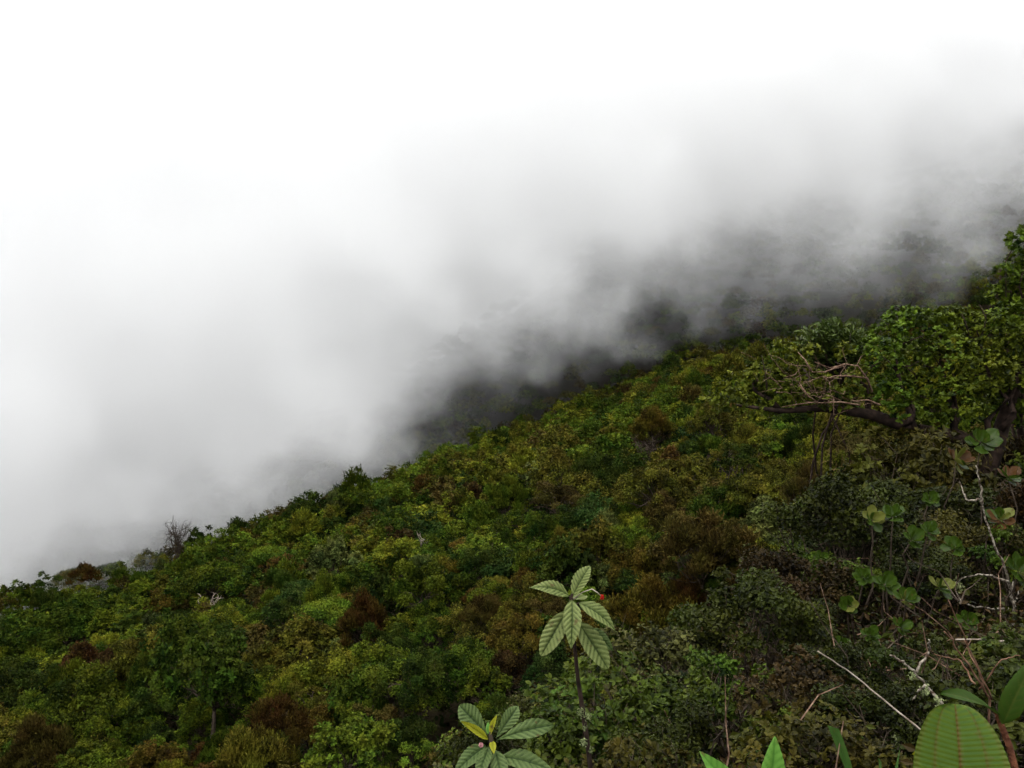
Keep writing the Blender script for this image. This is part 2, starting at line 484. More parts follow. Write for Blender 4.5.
def crown_leaves(rng, kind, R, nleaf, leaf):
    """returns list of (P, N, D, L, W, tint) and the clump centres; crown stands on z = 0 .. ~1.5 R"""
    ga = math.pi * (3 - math.sqrt(5))
    C, cr, flat = [], [], 1.0
    if kind in ('dome', 'leafy', 'cone', 'gnarl'):
        k = {'dome': int(rng.integers(20, 40)), 'leafy': int(rng.integers(22, 38)), 'cone': 44, 'gnarl': 17}[kind]
        lean = rng.normal(size=3) * np.array([0.22, 0.22, 0.12])
        for i in range(k):
            u = (i + 0.5) / k
            zz = 1 - 1.12 * u
            rr = math.sqrt(max(0, 1 - zz * zz)); an = i * ga + rng.normal() * 0.25
            rad = R * rng.uniform(0.55, 1.12)
            if kind == 'cone':
                p = np.array([math.cos(an) * (1 - (1 - u) ** 1.6) * 0.9, math.sin(an) * (1 - (1 - u) ** 1.6) * 0.9, 1.35 * (1 - u) - 0.25]) * R * rng.uniform(0.85, 1.0)
                C.append(p); cr.append(R * rng.uniform(0.16, 0.27))
            else:
                q_ = np.array([math.cos(an) * rr, math.sin(an) * rr, zz * 0.72])
                C.append(q_ * rad * (1 + 0.9 * float(q_ @ lean)))
                cr.append(R * rng.choice([0.16, 0.22, 0.28, 0.38]) * rng.uniform(0.85, 1.15))
        flat = 0.75
    elif kind == 'umbrella':
        for i in range(15):
            u = (i + 0.5) / 15
            an = i * ga + rng.normal() * 0.3; rr = math.sqrt(u)
            C.append(np.array([math.cos(an) * rr, math.sin(an) * rr, 0.45 * (1 - rr * rr) + rng.choice([-0.3, 0, 0, 0.1]) + rng.normal() * 0.05]) * R * 0.9)
            cr.append(R * rng.uniform(0.3, 0.48))
        flat = 0.34
    elif kind == 'feather':
        for i in range(34):
            u = (i + 0.5) / 34
            an = i * ga + rng.normal() * 0.3; rr = math.sqrt(u)
            C.append(np.array([math.cos(an) * rr * 0.85, math.sin(an) * rr * 0.85, 0.62 * (1 - rr * rr) + rng.normal() * 0.12]) * R)
            cr.append(R * rng.uniform(0.2, 0.36))
        flat = 1.25
    elif kind == 'open':
        for i in range(19):
            an = i * ga + rng.normal() * 0.3; u = rng.random(); rr = math.sqrt(u)
            C.append(np.array([math.cos(an) * rr, math.sin(an) * rr, 0.75 * (1 - rr) + rng.normal() * 0.25]) * R)
            cr.append(R * rng.uniform(0.14, 0.27))
        flat = 0.7
    C = np.array(C); cr = np.array(cr)
    w = cr ** 2; cnt = np.maximum(8, (nleaf * w / w.sum())).astype(int)
    idx = np.repeat(np.arange(len(C)), cnt); n = len(idx)
    r = cr[idx][:, None]
    ctint = np.clip(rng.normal(0.40, 0.22, len(C)), 0, 1)
    if kind == 'feather':
        d = rand_unit(rng, n); d[:, 2] = np.abs(d[:, 2]) * 0.9 + 0.35; d = norm(d)
        rad = rng.uniform(0.15, 1.0, (n, 1))
        P = C[idx] + d * r * rad * np.array([1, 1, flat])
        D = norm(d * 0.7 + np.array([0, 0, 0.55]) + rand_unit(rng, n) * 0.45)
        Nn = norm(np.cross(D, rand_unit(rng, n)) + d * 0.4)
        L = leaf * 1.7 * rng.uniform(0.7, 1.3, n); Wd = leaf * 0.42 * rng.uniform(0.7, 1.3, n)
    elif kind in ('leafy', 'gnarl'):
        nr = max(1, n // 7)
        ridx = rng.choice(len(C), nr, p=w / w.sum())
        d = rand_unit(rng, nr); d[:, 2] = d[:, 2] * 0.75 + 0.3; d = norm(d)
        Pr = C[ridx] + d * cr[ridx][:, None] * rng.uniform(0.4, 1.12, (nr, 1)) * np.array([1, 1, flat])
        ax = norm(d * 0.6 + np.array([0, 0, 0.7]) + rand_unit(rng, nr) * 0.3)
        k = 7
        idx = np.repeat(ridx, k); n = nr * k
        A = np.repeat(ax, k, 0)
        ref = norm(np.cross(A, rand_unit(rng, n)))
        el = rng.uniform(0.15, 0.9, (n, 1))
        D = norm(ref * np.cos(el) + A * np.sin(el))
        Nn = norm(A * np.cos(el) - ref * np.sin(el))
        P = np.repeat(Pr, k, 0) + D * leaf * 0.1
        L = leaf * rng.uniform(0.75, 1.25, n); Wd = L * 0.5
        r = cr[idx][:, None]; rad = np.ones((n, 1)); d = np.repeat(d, k, 0)
    else:
        d = rand_unit(rng, n); d[:, 2] = np.where(d[:, 2] < -0.35, -d[:, 2], d[:, 2])
        bump = 1 + 0.16 * np.sin(d[:, :1] * 7 + idx[:, None]) * np.sin(d[:, 1:2] * 7 + 2 * idx[:, None])
        rad = rng.uniform(0.3, 1.06, (n, 1)) ** 0.8 * bump
        P = C[idx] + d * r * rad * np.array([1, 1, flat])
        Nn = norm(d * 0.5 + np.array([0, 0, 0.5]) + rand_unit(rng, n) * 0.85)
        D = np.cross(Nn, rand_unit(rng, n))
        L = leaf * rng.uniform(0.7, 1.35, n); Wd = L * rng.uniform(0.42, 0.62, n)
    tint = np.clip(ctint[idx] + rng.normal(0, 0.22, n) + 0.08 * d[:, 2], 0, 1)  # tops tinted slightly lighter, some top light put into leaf colour
    return (P, Nn, D, L, Wd, tint), C, cr

TREE_KINDS = ['dome', 'umbrella', 'feather', 'leafy', 'cone', 'open']
PROTO = {}

def make_proto(kind, var, R=2.5, nleaf=9000, leaf=0.2):
    rng = np.random.default_rng(hash_(kind) + 17 * var)
    (P, Nn, D, L, Wd, t), C, cr = crown_leaves(rng, kind, R, nleaf, leaf)
    g = Geo(); leaves_simple(g, P, Nn, D, L, Wd, t)
    crown = g.mesh(kind + '_crown', [None])
    g = Geo()
    zb = -4.2
    fork = np.array([rng.normal() * 0.15, rng.normal() * 0.15, -R * 0.42])
    tube(g, wiggle(rng, (0, 0, zb), fork, 6, 0.05), np.linspace(0.17, 0.11, 6) * R / 2.5, 7)
    for c, r_ in zip(C, cr):
        e = c + np.array([0, 0, -0.1 * R]) if kind != 'open' else c + np.array([0, 0, r_ * 0.6])
        P_ = wiggle(rng, fork, e, 5, 0.22, 0.03)
        tube(g, P_, np.linspace(0.065, 0.012, 5) * R / 2.5, 4)
        for q in range(3 if kind in ('open', 'feather') else 1):
            d = rand_unit(rng, 1)[0]; d[2] = abs(d[2])
            tube(g, wiggle(rng, P_[3], c + d * r_ * 1.0, 4, 0.2), np.linspace(0.02, 0.006, 4) * R / 2.5, 3)
    trunk = g.mesh(kind + '_trunk', [M_BARK], smooth=True)
    return crown, trunk

def hash_(s):
    return sum((i + 1) * ord(c) for i, c in enumerate(s))

for k in TREE_KINDS:
    for v in range(3):
        PROTO[k, v] = make_proto(k, v, leaf={'leafy': 0.27, 'feather': 0.17}.get(k, 0.19), nleaf={'leafy': 7000, 'open': 4500, 'feather': 10000, 'cone': 9000}.get(k, 9500))

#   colour word: dark and light leaf colour, spread wide to put light and shade in
COLOURS = {
    'dark green':     ((0.0040, 0.0088, 0.0008), (0.0275, 0.0438, 0.0046)),
    'deep green':     ((0.0048, 0.0123, 0.0008), (0.0437, 0.0685, 0.0054)),
    'mid green':      ((0.0073, 0.0141, 0.0008), (0.0648, 0.0877, 0.0054)),
    'fresh green':    ((0.0105, 0.0210, 0.0015), (0.0851, 0.1228, 0.0093)),
    'yellow-green':   ((0.0145, 0.0193, 0.0015), (0.1174, 0.1282, 0.0093)),
    'olive':          ((0.0113, 0.0123, 0.0015), (0.0874, 0.0843, 0.0085)),
    'brownish olive': ((0.0105, 0.0088, 0.0015), (0.0648, 0.0526, 0.0101)),
    'rusty brown':    ((0.0110, 0.0065, 0.0014), (0.0674, 0.0420, 0.0077)),
    'golden brown':   ((0.0151, 0.0120, 0.0014), (0.0895, 0.0711, 0.0084)),
    'grey-green':     ((0.0105, 0.0149, 0.0031), (0.0793, 0.0982, 0.0232)),
    'blue-green':     ((0.0048, 0.0114, 0.0015), (0.0308, 0.0561, 0.0101)),
    'reddish brown':  ((0.0082, 0.0057, 0.0014), (0.0481, 0.0315, 0.0084)),
}
LEAF = {k: leaf_mat('foliage ' + k, a, b, var=0.22) for k, (a, b) in COLOURS.items()}
CNAMES = list(COLOURS)
CPROB = np.array([0.13, 0.16, 0.17, 0.09, 0.10, 0.13, 0.085, 0.025, 0.025, 0.05, 0.035, 0.018]); CPROB /= CPROB.sum()
KWORD = {'dome': 'domed', 'umbrella': 'flat-topped', 'feather': 'feathery', 'leafy': 'broad-leaved', 'cone': 'peaked', 'open': 'thin open'}
KPROB = np.array([0.36, 0.14, 0.14, 0.18, 0.10, 0.08])

# ------------------------------------------------------------------ where the trees stand
rngF = np.random.default_rng(4)

def bluff_over(x, y):
    return h_bluff(x, y) - np.maximum(h_forest(x, y), h_far(x, y))

TREES = []      # x, y, r (crown radius), kind, colour, zscale
# crowns picked out of the photo: pixel, width in pixels, kind, colour
ANCHORS = [
    (352, 728, 78, 'leafy', 'fresh green'), (285, 722, 70, 'feather', 'rusty brown'), (440, 722, 66, 'feather', 'brownish olive'),
    (158, 742, 54, 'leafy', 'golden brown'), (205, 702, 90, 'leafy', 'deep green'), (190, 645, 60, 'open', 'reddish brown'), (170, 650, 50, 'dome', 'brownish olive'),
    (100, 690, 80, 'dome', 'mid green'), (40, 735, 80, 'feather', 'brownish olive'), (30, 690, 70, 'dome', 'dark green'),
    (332, 655, 72, 'dome', 'yellow-green'), (330, 610, 60, 'umbrella', 'fresh green'), (285, 615, 46, 'dome', 'dark green'),
    (242, 645, 48, 'dome', 'rusty brown'), (178, 632, 34, 'umbrella', 'golden brown'), (155, 640, 34, 'umbrella', 'yellow-green'),
    (655, 540, 88, 'feather', 'golden brown'), (690, 520, 50, 'feather', 'rusty brown'), (765, 502, 62, 'umbrella', 'yellow-green'),
    (797, 536, 74, 'leafy', 'grey-green'), (636, 480, 56, 'open', 'reddish brown'), (556, 492, 52, 'cone', 'olive'),
    (468, 486, 34, 'feather', 'reddish brown'), (526, 521, 40, 'dome', 'yellow-green'), (560, 572, 38, 'umbrella', 'golden brown'),
    (446, 570, 44, 'feather', 'golden brown'), (510, 556, 52, 'leafy', 'blue-green'), (418, 560, 44, 'leafy', 'mid green'),
    (249, 522, 30, 'dome', 'rusty brown'), (72, 625, 70, 'dome', 'deep green'), (90, 650, 44, 'dome', 'fresh green'),
    (120, 605, 44, 'umbrella', 'mid green'), (215, 590, 60, 'umbrella', 'mid green'), (270, 560, 54, 'umbrella', 'fresh green'),
    (395, 630, 56, 'dome', 'dark green'), (415, 655, 60, 'open', 'grey-green'), (380, 690, 60, 'open', 'brownish olive'),
    (470, 650, 62, 'dome', 'olive'), (500, 610, 54, 'feather', 'golden brown'), (330, 565, 50, 'leafy', 'grey-green'),
    (600, 500, 44, 'dome', 'deep green'), (700, 455, 46, 'dome', 'olive'), (725, 480, 46, 'dome', 'deep green'),
    (585, 455, 36, 'umbrella', 'fresh green'), (520, 455, 36, 'feather', 'olive'), (640, 420, 36, 'umbrella', 'fresh green'),
    (735, 560, 80, 'feather', 'brownish olive'), (700, 600, 84, 'feather', 'brownish olive'), (640, 640, 70, 'dome', 'mid green'),
    (540, 650, 60, 'feather', 'rusty brown'), (490, 690, 60, 'dome', 'dark green'), (600, 690, 60, 'leafy', 'deep green'),
]
for px, py, wpx, kind, c in ANCHORS:
    x, y, z = hit(px, py + 0.1 * wpx, 5.0, y0=16)
    TREES.append([x, y, 0.5 * wpx * y / F, kind, c, 1.25])

def scatter(ymin, ymax, dmin, n, fn, pad=1.25):
    """dart throwing over the visible wedge"""
    cell = dmin
    grid = {}
    out = []
    for t in TREES:
        grid.setdefault((int(t[0] // cell), int(t[1] // cell)), []).append((t[0], t[1], t[2] * 1.2))
    for _ in range(n):
        y = math.sqrt(rngF.uniform(ymin ** 2, ymax ** 2))
        x = rngF.uniform(-1, 1) * y * 0.6 * pad
        if not fn(x, y): continue
        ci, cj = int(x // cell), int(y // cell)
        ok = True
        for a in range(ci - 2, ci + 3):
            for b in range(cj - 2, cj + 3):
                for q in grid.get((a, b), ()):
                    if (q[0] - x) ** 2 + (q[1] - y) ** 2 < max(dmin, q[2]) ** 2:
                        ok = False; break
                if not ok: break
            if not ok: break
        if ok:
            grid.setdefault((ci, cj), []).append((x, y, dmin)); out.append((x, y))
    return out

near = scatter(20, 85, 2.35, 16000, lambda x, y: bluff_over(x, y) < 1.0)
near += scatter(85, 420, 2.65, 32000, lambda x, y: ridge_s(x, y) < 34 and bluff_over(x, y) < 1.0)
for x, y in near:
    pc = CPROB.copy()
    X_, Y_ = project(x, y, gz(x, y) + 5)[:2]
    warm = wob(x, y, 13, 7.0)
    pc[[5, 6, 7, 8]] *= 1 + 1.1 * max(0, warm); pc[[2, 3, 9]] *= 1 + 1.2 * max(0, -warm)
    if X_ > 560 and Y_ > 450: pc[[5, 6]] *= 2.0
    if X_ < 250 and Y_ > 560: pc[[0, 1, 2]] *= 2.2
    if Y_ < 490: pc[[3, 4, 5]] *= 2.4
    TREES.append([x, y, rngF.choice([1.7, 2.1, 2.5, 3.0], p=[.25, .35, .28, .12]) * rngF.uniform(0.9, 1.1) * float(np.clip(y / 78, 0.68, 0.9)),
                  rngF.choice(TREE_KINDS, p=KPROB), CNAMES[rngF.choice(12, p=pc / pc.sum())], rngF.uniform(0.95, 1.7)])
far_pts = scatter(255, 630, 4.6, 30000, lambda x, y: ridge_s(x, y) >= 34 and h_far(x, y) > h_forest(x, y) - 4 and h_far(x, y) > -110 and y < np.clip(415 + 0.9 * x, 380, 632), pad=1.12)
print('trees near', len(TREES), 'far', len(far_pts))

def vis_of(x, y, z):
    X_, Y_, d = project(x, y, z)
    return X_, Y_, d

def lod_cloud(tr, k_near):
    """light crowns for the distant wood: one big mesh"""
    g = Geo()
    rng = np.random.default_rng(77)
    libs = {}
    for kind in TREE_KINDS:
        for v in range(3):
            for lod, (nl, lf) in {-1: (3600, 0.27), 0: (1300, 0.42), 1: (800, 0.5), 2: (420, 0.75)}.items():
                r_ = np.random.default_rng(hash_(kind) + 31 * v)
                libs[kind, v, lod] = crown_leaves(r_, kind, 2.5, nl, lf * (1.15 if kind == 'leafy' else 1.0))[0]
    mi = {c: i for i, c in enumerate(CNAMES)}
    for x, y, r, kind, c, zs in tr:
        lod = -1 if y < 100 else 0 if y < 160 else 1 if y < 235 else 2
        P, Nn, D, L, Wd, t = libs[kind, int(rng.integers(3)), lod]
        a = rng.uniform(0, 2 * math.pi); ca, sa = math.cos(a), math.sin(a)
        Rm = np.array([[ca, -sa, 0], [sa, ca, 0], [0, 0, 1]])
        s = r / 2.5
        sc = np.array([s, s, s * zs])
        base = np.array([x, y, gz(x, y) + 4.2 * min(1.2, s) * rng.uniform(0.6, 1.4)])
        keep = rng.random(len(P)) < 0.97
        leaves_simple(g, ((P * sc) @ Rm.T + base)[keep], (Nn @ Rm.T)[keep], (D @ Rm.T)[keep], L[keep] * s, Wd[keep] * s,
                      np.clip(t[keep] + rng.normal(0, 0.1), 0, 1), mi[c])
    return g

# visible trees, largest in the picture first
cand = []
for t in TREES:
    x, y, r = t[:3]
    X_, Y_, d = project(x, y, gz(x, y) + 4.5)
    size = 2 * r * F / d
    if -size * 0.3 < X_ < W + size * 0.3 and Y_ < H + size * 0.35 and ridge_s(x, y) < 10:
        cand.append((size * (0.55 if Y_ > H - 5 else 1), t, X_, Y_, d))
cand.sort(key=lambda c: -c[0])
NIND = 285
IND = cand[:NIND]
ind_ids = {id(c[1]) for c in IND}
rest = [t for t in TREES if id(t) not in ind_ids]
rest += [[x, y, rngF.uniform(2.4, 3.8), rngF.choice(TREE_KINDS, p=[.46, .1, .1, .16, .16, .02]), CNAMES[rngF.choice(12, p=CPROB)], rngF.uniform(0.8, 1.2)] for x, y in far_pts]
gf = lod_cloud(rest, 0)
# low growth filling the gaps under and between the crowns
rngU = np.random.default_rng(19)
n_ = 130000
y_ = np.sqrt(rngU.uniform(18 ** 2, 230 ** 2, n_)); x_ = y_ * rngU.uniform(-0.75, 0.75, n_)
k_ = bluff_over(x_, y_) < 1.5
x_, y_ = x_[k_], y_[k_]
P_ = np.stack([x_, y_, h_ground(x_, y_) + rngU.uniform(0, 2.6, len(x_)) * (0.5 + 0.5 * wob(x_, y_, 2.3))], 1)
N_ = norm(rand_unit(rngU, len(x_)) * 0.8 + np.array([0, -0.1, 0.8]))
leaves_simple(gf, P_, N_, np.cross(N_, rand_unit(rngU, len(x_))), 0.25 + 0.004 * y_, 0.15 + 0.0025 * y_, rngU.random(len(x_)) * 0.22, 0)  # low tint range paints the shade of the gaps into leaf colour
fo = link('forest', gf.mesh('forest', [LEAF[c] for c in CNAMES]))
tag(fo, 'distant cloud forest canopy of mixed greens running up to the fog', 'forest', kind='stuff')

# ------------------------------------------------------------------ the trees as individuals
def zone(X_, Y_):
    """a place in the photo by what is there"""
    if Y_ > 715 and X_ < 120: return 'in the bottom left corner'
    if Y_ > 715 and X_ < 450: return 'along the bottom edge'
    if X_ < 70: return 'by the left edge'
    dx, dy = X_ - 178, Y_ - 545
    if abs(dx) < 55 and abs(dy) < 35: return 'around the bare twiggy tree'
    if abs(X_ - 210) < 50 and abs(Y_ - 608) < 34: return 'around the white broken snag'
    if 440 < X_ < 560 and Y_ > 690: return 'behind the yellow-tipped rosette'
    if 590 < X_ < 700 and Y_ > 560: return 'right of the big-leaved sapling'
    if 430 < X_ < 545 and 560 < Y_ <= 690: return 'left of the big-leaved sapling'
    if 500 < X_ < 640 and 480 < Y_ <= 590: return 'just above the big-leaved sapling'
    if X_ > 690 and Y_ < 520: return 'below the gnarled limb'
    if X_ > 700: return 'downhill from the right-hand shrubs'
    if Y_ < 520: return 'high on the middle slope'
    if X_ < 250 and Y_ > 650: return 'low on the left slope'
    if X_ < 250: return 'left on the slope under the fog'
    if Y_ > 640: return 'low on the middle slope'
    return 'halfway up the middle slope'

def make_labels(items, noun):
    """items: dicts with desc, X, Y; gives each a label nothing else carries"""
    from collections import defaultdict
    groups = defaultdict(list)
    for it in items: groups[it['desc'], zone(it['X'], it['Y'])].append(it)
    word = ['first', 'second', 'third', 'fourth', 'fifth', 'sixth', 'seventh', 'eighth', 'ninth', 'tenth']
    for (d, z), L in groups.items():
        if len(L) == 1:
            L[0]['label'] = f'{d} {noun} {z}'
            continue
        L.sort(key=lambda i: i['X'])
        n = len(L)
        for k, it in enumerate(L):
            if n == 2:
                pos = ['left of two', 'right of two'][k]
            elif k == 0: pos = 'leftmost of these'
            elif k == n - 1: pos = 'rightmost of these'
            else: pos = f'{word[k]} from left' if k < 10 else f'{word[min(9, n - 1 - k)]} from right'
            it['label'] = f'{d} {noun} {z}, {pos}'

items = []
for _, t, X_, Y_, d in IND:
    items.append(dict(desc=f'{t[4]} {KWORD[t[3]]}', X=X_, Y=Y_, t=t))
make_labels(items, 'tree')
rngI = np.random.default_rng(11)
PROTO_OBJ = {}
for it in items:
    x, y, r, kind, c, zs = it['t']
    v = int(rngI.integers(3))
    s = r / 2.5
    e = link('tree', None)
    hgt = 4.2 * min(1.25, s) * rngI.uniform(0.6, 1.35)
    sx, sy = s * rngI.uniform(0.85, 1.2), s * rngI.uniform(0.85, 1.2)
    e.location = (x, y, gz(x, y) - 0.1)
    e.rotation_euler = (rngI.normal() * 0.05, rngI.normal() * 0.05, rngI.uniform(0, 6.28))
    tag(e, it['label'], 'tree', 'trees of the cloud forest')
    key = (kind, v, c)
    if key not in PROTO_OBJ:
        me = PROTO[kind, v][0].copy(); me.materials.clear(); me.materials.append(LEAF[c])
        PROTO_OBJ[key] = (me, PROTO[kind, v][1])
    cm, tm = PROTO_OBJ[key]
    for nm, me in (('crown', cm), ('trunk', tm)):
        o = link(nm, me, e)
        o.scale = (sx, sy, s * zs if nm == 'crown' else hgt / 4.2)
        o.location = (0, 0, hgt)
# ------------------------------------------------------------------ shrubs on the near bluff
SH_COL = {
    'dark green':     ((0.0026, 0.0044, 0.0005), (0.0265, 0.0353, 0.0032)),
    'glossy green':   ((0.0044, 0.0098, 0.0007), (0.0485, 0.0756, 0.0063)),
    'yellow-green':   ((0.0103, 0.0126, 0.0014), (0.0881, 0.0945, 0.0084)),
    'brownish':       ((0.0042, 0.0030, 0.0005), (0.0338, 0.0232, 0.0050)),
    'grey-green':     ((0.0073, 0.0091, 0.0014), (0.0698, 0.0756, 0.0182)),
    'olive':          ((0.0058, 0.0062, 0.0006), (0.0482, 0.0448, 0.0050)),
}
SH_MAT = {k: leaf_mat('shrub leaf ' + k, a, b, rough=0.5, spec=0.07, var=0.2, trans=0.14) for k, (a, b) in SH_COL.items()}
SH_KIND = ['dome', 'leafy', 'feather', 'open']
SH_WORD = {'dome': 'small-leaved', 'leafy': 'rosette-leaved', 'feather': 'twiggy', 'open': 'thin straggly'}
SH_PROTO = {}
for kind in SH_KIND:
    for v in range(2):
        rng = np.random.default_rng(500 + hash_(kind) + v)
        nl, lf = {'dome': (6500, 0.05), 'leafy': (4200, 0.07), 'feather': (6500, 0.045), 'open': (2400, 0.06)}[kind]
        (P, Nn, D, L, Wd, t), C, cr = crown_leaves(rng, kind, 0.75, nl, lf)
        g = Geo(); leaves_oval(g, P, Nn, D, L, Wd * (1.15 if kind != 'feather' else 0.75), t)
        foliage = g.mesh(kind + '_foliage', [None])
        g = Geo()
        for c, r_ in zip(C, cr):
            b0 = np.array([rng.normal() * 0.07, rng.normal() * 0.07, -0.95])
            P_ = wiggle(rng, b0, c + np.array([0, 0, r_ * 0.5]), 7, 0.16, 0.03)
            tube(g, P_, np.linspace(0.016, 0.003, 7), 4)
            for q in range(3):
                d = rand_unit(rng, 1)[0]
                tube(g, wiggle(rng, P_[4], c + d * r_ * rng.uniform(0.8, 1.5), 5, 0.25), np.linspace(0.006, 0.0015, 5), 3)
        SH_PROTO[kind, v] = (foliage, g.mesh(kind + '_stems', [M_BARK], smooth=True))
SH_CACHE = {}

def shrub_at(x, y, s, kind, c, v, rz, zs=1.0):
    e = link('shrub', None)
    e.location = (x, y, gz(x, y) - 0.03)
    e.rotation_euler = (rngS.normal() * 0.08, rngS.normal() * 0.08, rz)
    if (kind, v, c) not in SH_CACHE:
        me = SH_PROTO[kind, v][0].copy(); me.materials.clear(); me.materials.append(SH_MAT[c]); SH_CACHE[kind, v, c] = me
    for nm, me in (('foliage', SH_CACHE[kind, v, c]), ('stems', SH_PROTO[kind, v][1])):
        o = link(nm, me, e); o.scale = (s, s, s * zs); o.location = (0, 0, 0.95 * s * zs)
    return e

rngS = np.random.default_rng(23)
SHRUBS = []
# bushes picked out of the photo: pixel of the base, scale, kind, colour
for px, py, y0, s, kind, c in [
    (592, 800, 4.6, 0.55, 'leafy', 'glossy green'), (640, 790, 5.2, 0.62, 'leafy', 'glossy green'), (668, 770, 6.2, 0.6, 'leafy', 'grey-green'),
    (560, 815, 4.4, 0.36, 'leafy', 'glossy green')]:
    p = at(px, py, y0)
    SHRUBS.append([p[0], y0, s, kind, c])
occ = [(a[0], a[1], a[2]) for a in SHRUBS]
tries = 0
while tries < 22000 and len(SHRUBS) < 296:
    tries += 1
    y = rngS.uniform(3.2, 44) if rngS.random() < 0.45 else rngS.uniform(3.2, 13)
    x = y * rngS.uniform(-0.05, 0.68) + (rngS.random() < 0.12) * rngS.uniform(0, 2.2)
    if bluff_over(x, y) < -0.5: continue
    z = gz(x, y)
    X_, Y_, d = project(x, y, z)
    if Y_ > 1000 or X_ > W + 420: continue
    s = rngS.uniform(0.55, 1.0) * (1 + y / 40)
    if y < 6: s *= 0.55
    elif y < 9: s *= 0.75
    if X_ > 790 and y < 6.4: s = min(s, 0.55)
    # keep what stands before the sapling and the near leaves low
    top = project(x, y, z + 1.5 * s)[1]
    lim = np.interp(X_, [440, 560, 640, 700, 760, 830, 900, 1024], [735, 700, 655, 625, 590, 500, 450, 430])
    if X_ > 790 and y < 6.4: lim = np.interp(X_, [790, 860, 1024], [655, 630, 620])
    if top < lim: continue
    if any((x - a) ** 2 + (y - b) ** 2 < ((0.62 if X_ < 780 else 0.5) * (s + q)) ** 2 for a, b, q in occ): continue
    right = X_ > 780
    kind = rngS.choice(SH_KIND, p=[0.46, 0.30, 0.10, 0.14])
    if kind == 'feather' and y < 9: kind = 'dome'
    if kind == 'feather': c = rngS.choice(['brownish', 'olive'], p=[.65, .35])
    else: c = rngS.choice(list(SH_COL), p=[0.22, 0.20, 0.12, 0.16, 0.10, 0.20] if not right else [0.42, 0.30, 0.06, 0.08, 0.04, 0.10])  # darker mix on the right puts the shade there into leaf colour
    SHRUBS.append([x, y, s, kind, c]); occ.append((x, y, s))
print('shrubs', len(SHRUBS))

def shrub_zone(X_, Y_):
    if Y_ > 725 and X_ < 700: return 'at the bottom below the big-leaved sapling'
    if Y_ > 725 and X_ < 880: return 'behind the bright leaf tips at the bottom'
    if X_ > 880 and Y_ > 650: return 'around the broad veined leaf'
    if X_ > 930: return 'by the right edge under the gnarled tree'
    if X_ > 830 and Y_ < 560: return 'under the gnarled limb'
    if X_ > 830: return 'by the pale diagonal stick'
    if X_ < 700: return 'right of the big-leaved sapling'
    return 'between sapling and gnarled tree'

sit = []
for x, y, s, kind, c in SHRUBS:
    X_, Y_, d = project(x, y, gz(x, y) + 1.0 * s)
    sit.append(dict(desc=f'{c} {SH_WORD[kind]}', X=X_, Y=Y_, t=(x, y, s, kind, c)))
_z = zone; zone = shrub_zone
make_labels(sit, 'shrub')
zone = _z
for it in sit:
    x, y, s, kind, c = it['t']
    e = shrub_at(x, y, s, kind, c, int(rngS.integers(2)), rngS.uniform(0, 6.28), rngS.uniform(0.85, 1.15))
    tag(e, it['label'], 'shrub', 'shrubs on the near bank')

# ------------------------------------------------------------------ ground cover on the near bank
def make_undergrowth():
    rng = np.random.default_rng(8)
    n = 150000
    y = 1.2 + 30 * rng.random(n) ** 1.7; x = y * rng.uniform(-0.25, 0.72, n) + (rng.random(n) < 0.2) * rng.uniform(0, 2.5, n)
    ok = bluff_over(x, y) > -1.5
    x, y = x[ok], y[ok]; n = len(x)
    z = h_ground(x, y) + np.abs(rng.normal(0, 0.22, n)) * (0.6 + 0.5 * wob(x, y, 1.1, 3.0) ** 2)
    P = np.stack([x, y, z], 1)
    Nn = norm(rand_unit(rng, n) + np.array([0, -0.2, 0.9]))
    D = np.cross(Nn, rand_unit(rng, n))
    L = rng.uniform(0.025, 0.075, n) * (0.8 + y / 25)
    g = Geo()
    b = rng.random(n) < 0.45
    leaves_simple(g, P[b], Nn[b], D[b], L[b], L[b] * 0.5, rng.random(b.sum()), 0)
    leaves_simple(g, P[~b], Nn[~b], D[~b], L[~b], L[~b] * 0.55, rng.random((~b).sum()), 1)
    for k in range(1500):                                   # fine dead twigs among the leaves
        i = rng.integers(n)
        d = rand_unit(rng, 1)[0]; d[2] = abs(d[2]) * 0.8 + 0.1
        tube(g, wiggle(rng, P[i], P[i] + d * rng.uniform(0.15, 0.7), 5, 0.15), np.linspace(0.006, 0.002, 5), 3, 0.5, 2 if rng.random() < 0.6 else 3)
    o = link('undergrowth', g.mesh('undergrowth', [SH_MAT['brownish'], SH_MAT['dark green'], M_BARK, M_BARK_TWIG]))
    tag(o, 'low tangle of small leaves and dead twigs covering the near bank', 'undergrowth', kind='stuff')
make_undergrowth()

# ------------------------------------------------------------------ helpers for near plants
def root_at(name, loc, label, cat, group=None):
    e = link(name, None); e.location = loc
    return tag(e, label, cat, group)

def part(g, name, mats, root, smooth=False):
    """a Geo in world coordinates becomes a part of root"""
    off = np.array(root.location)
    g.v = [v - off for v in g.v]
    return link(name, g.mesh(name, mats, smooth), root)

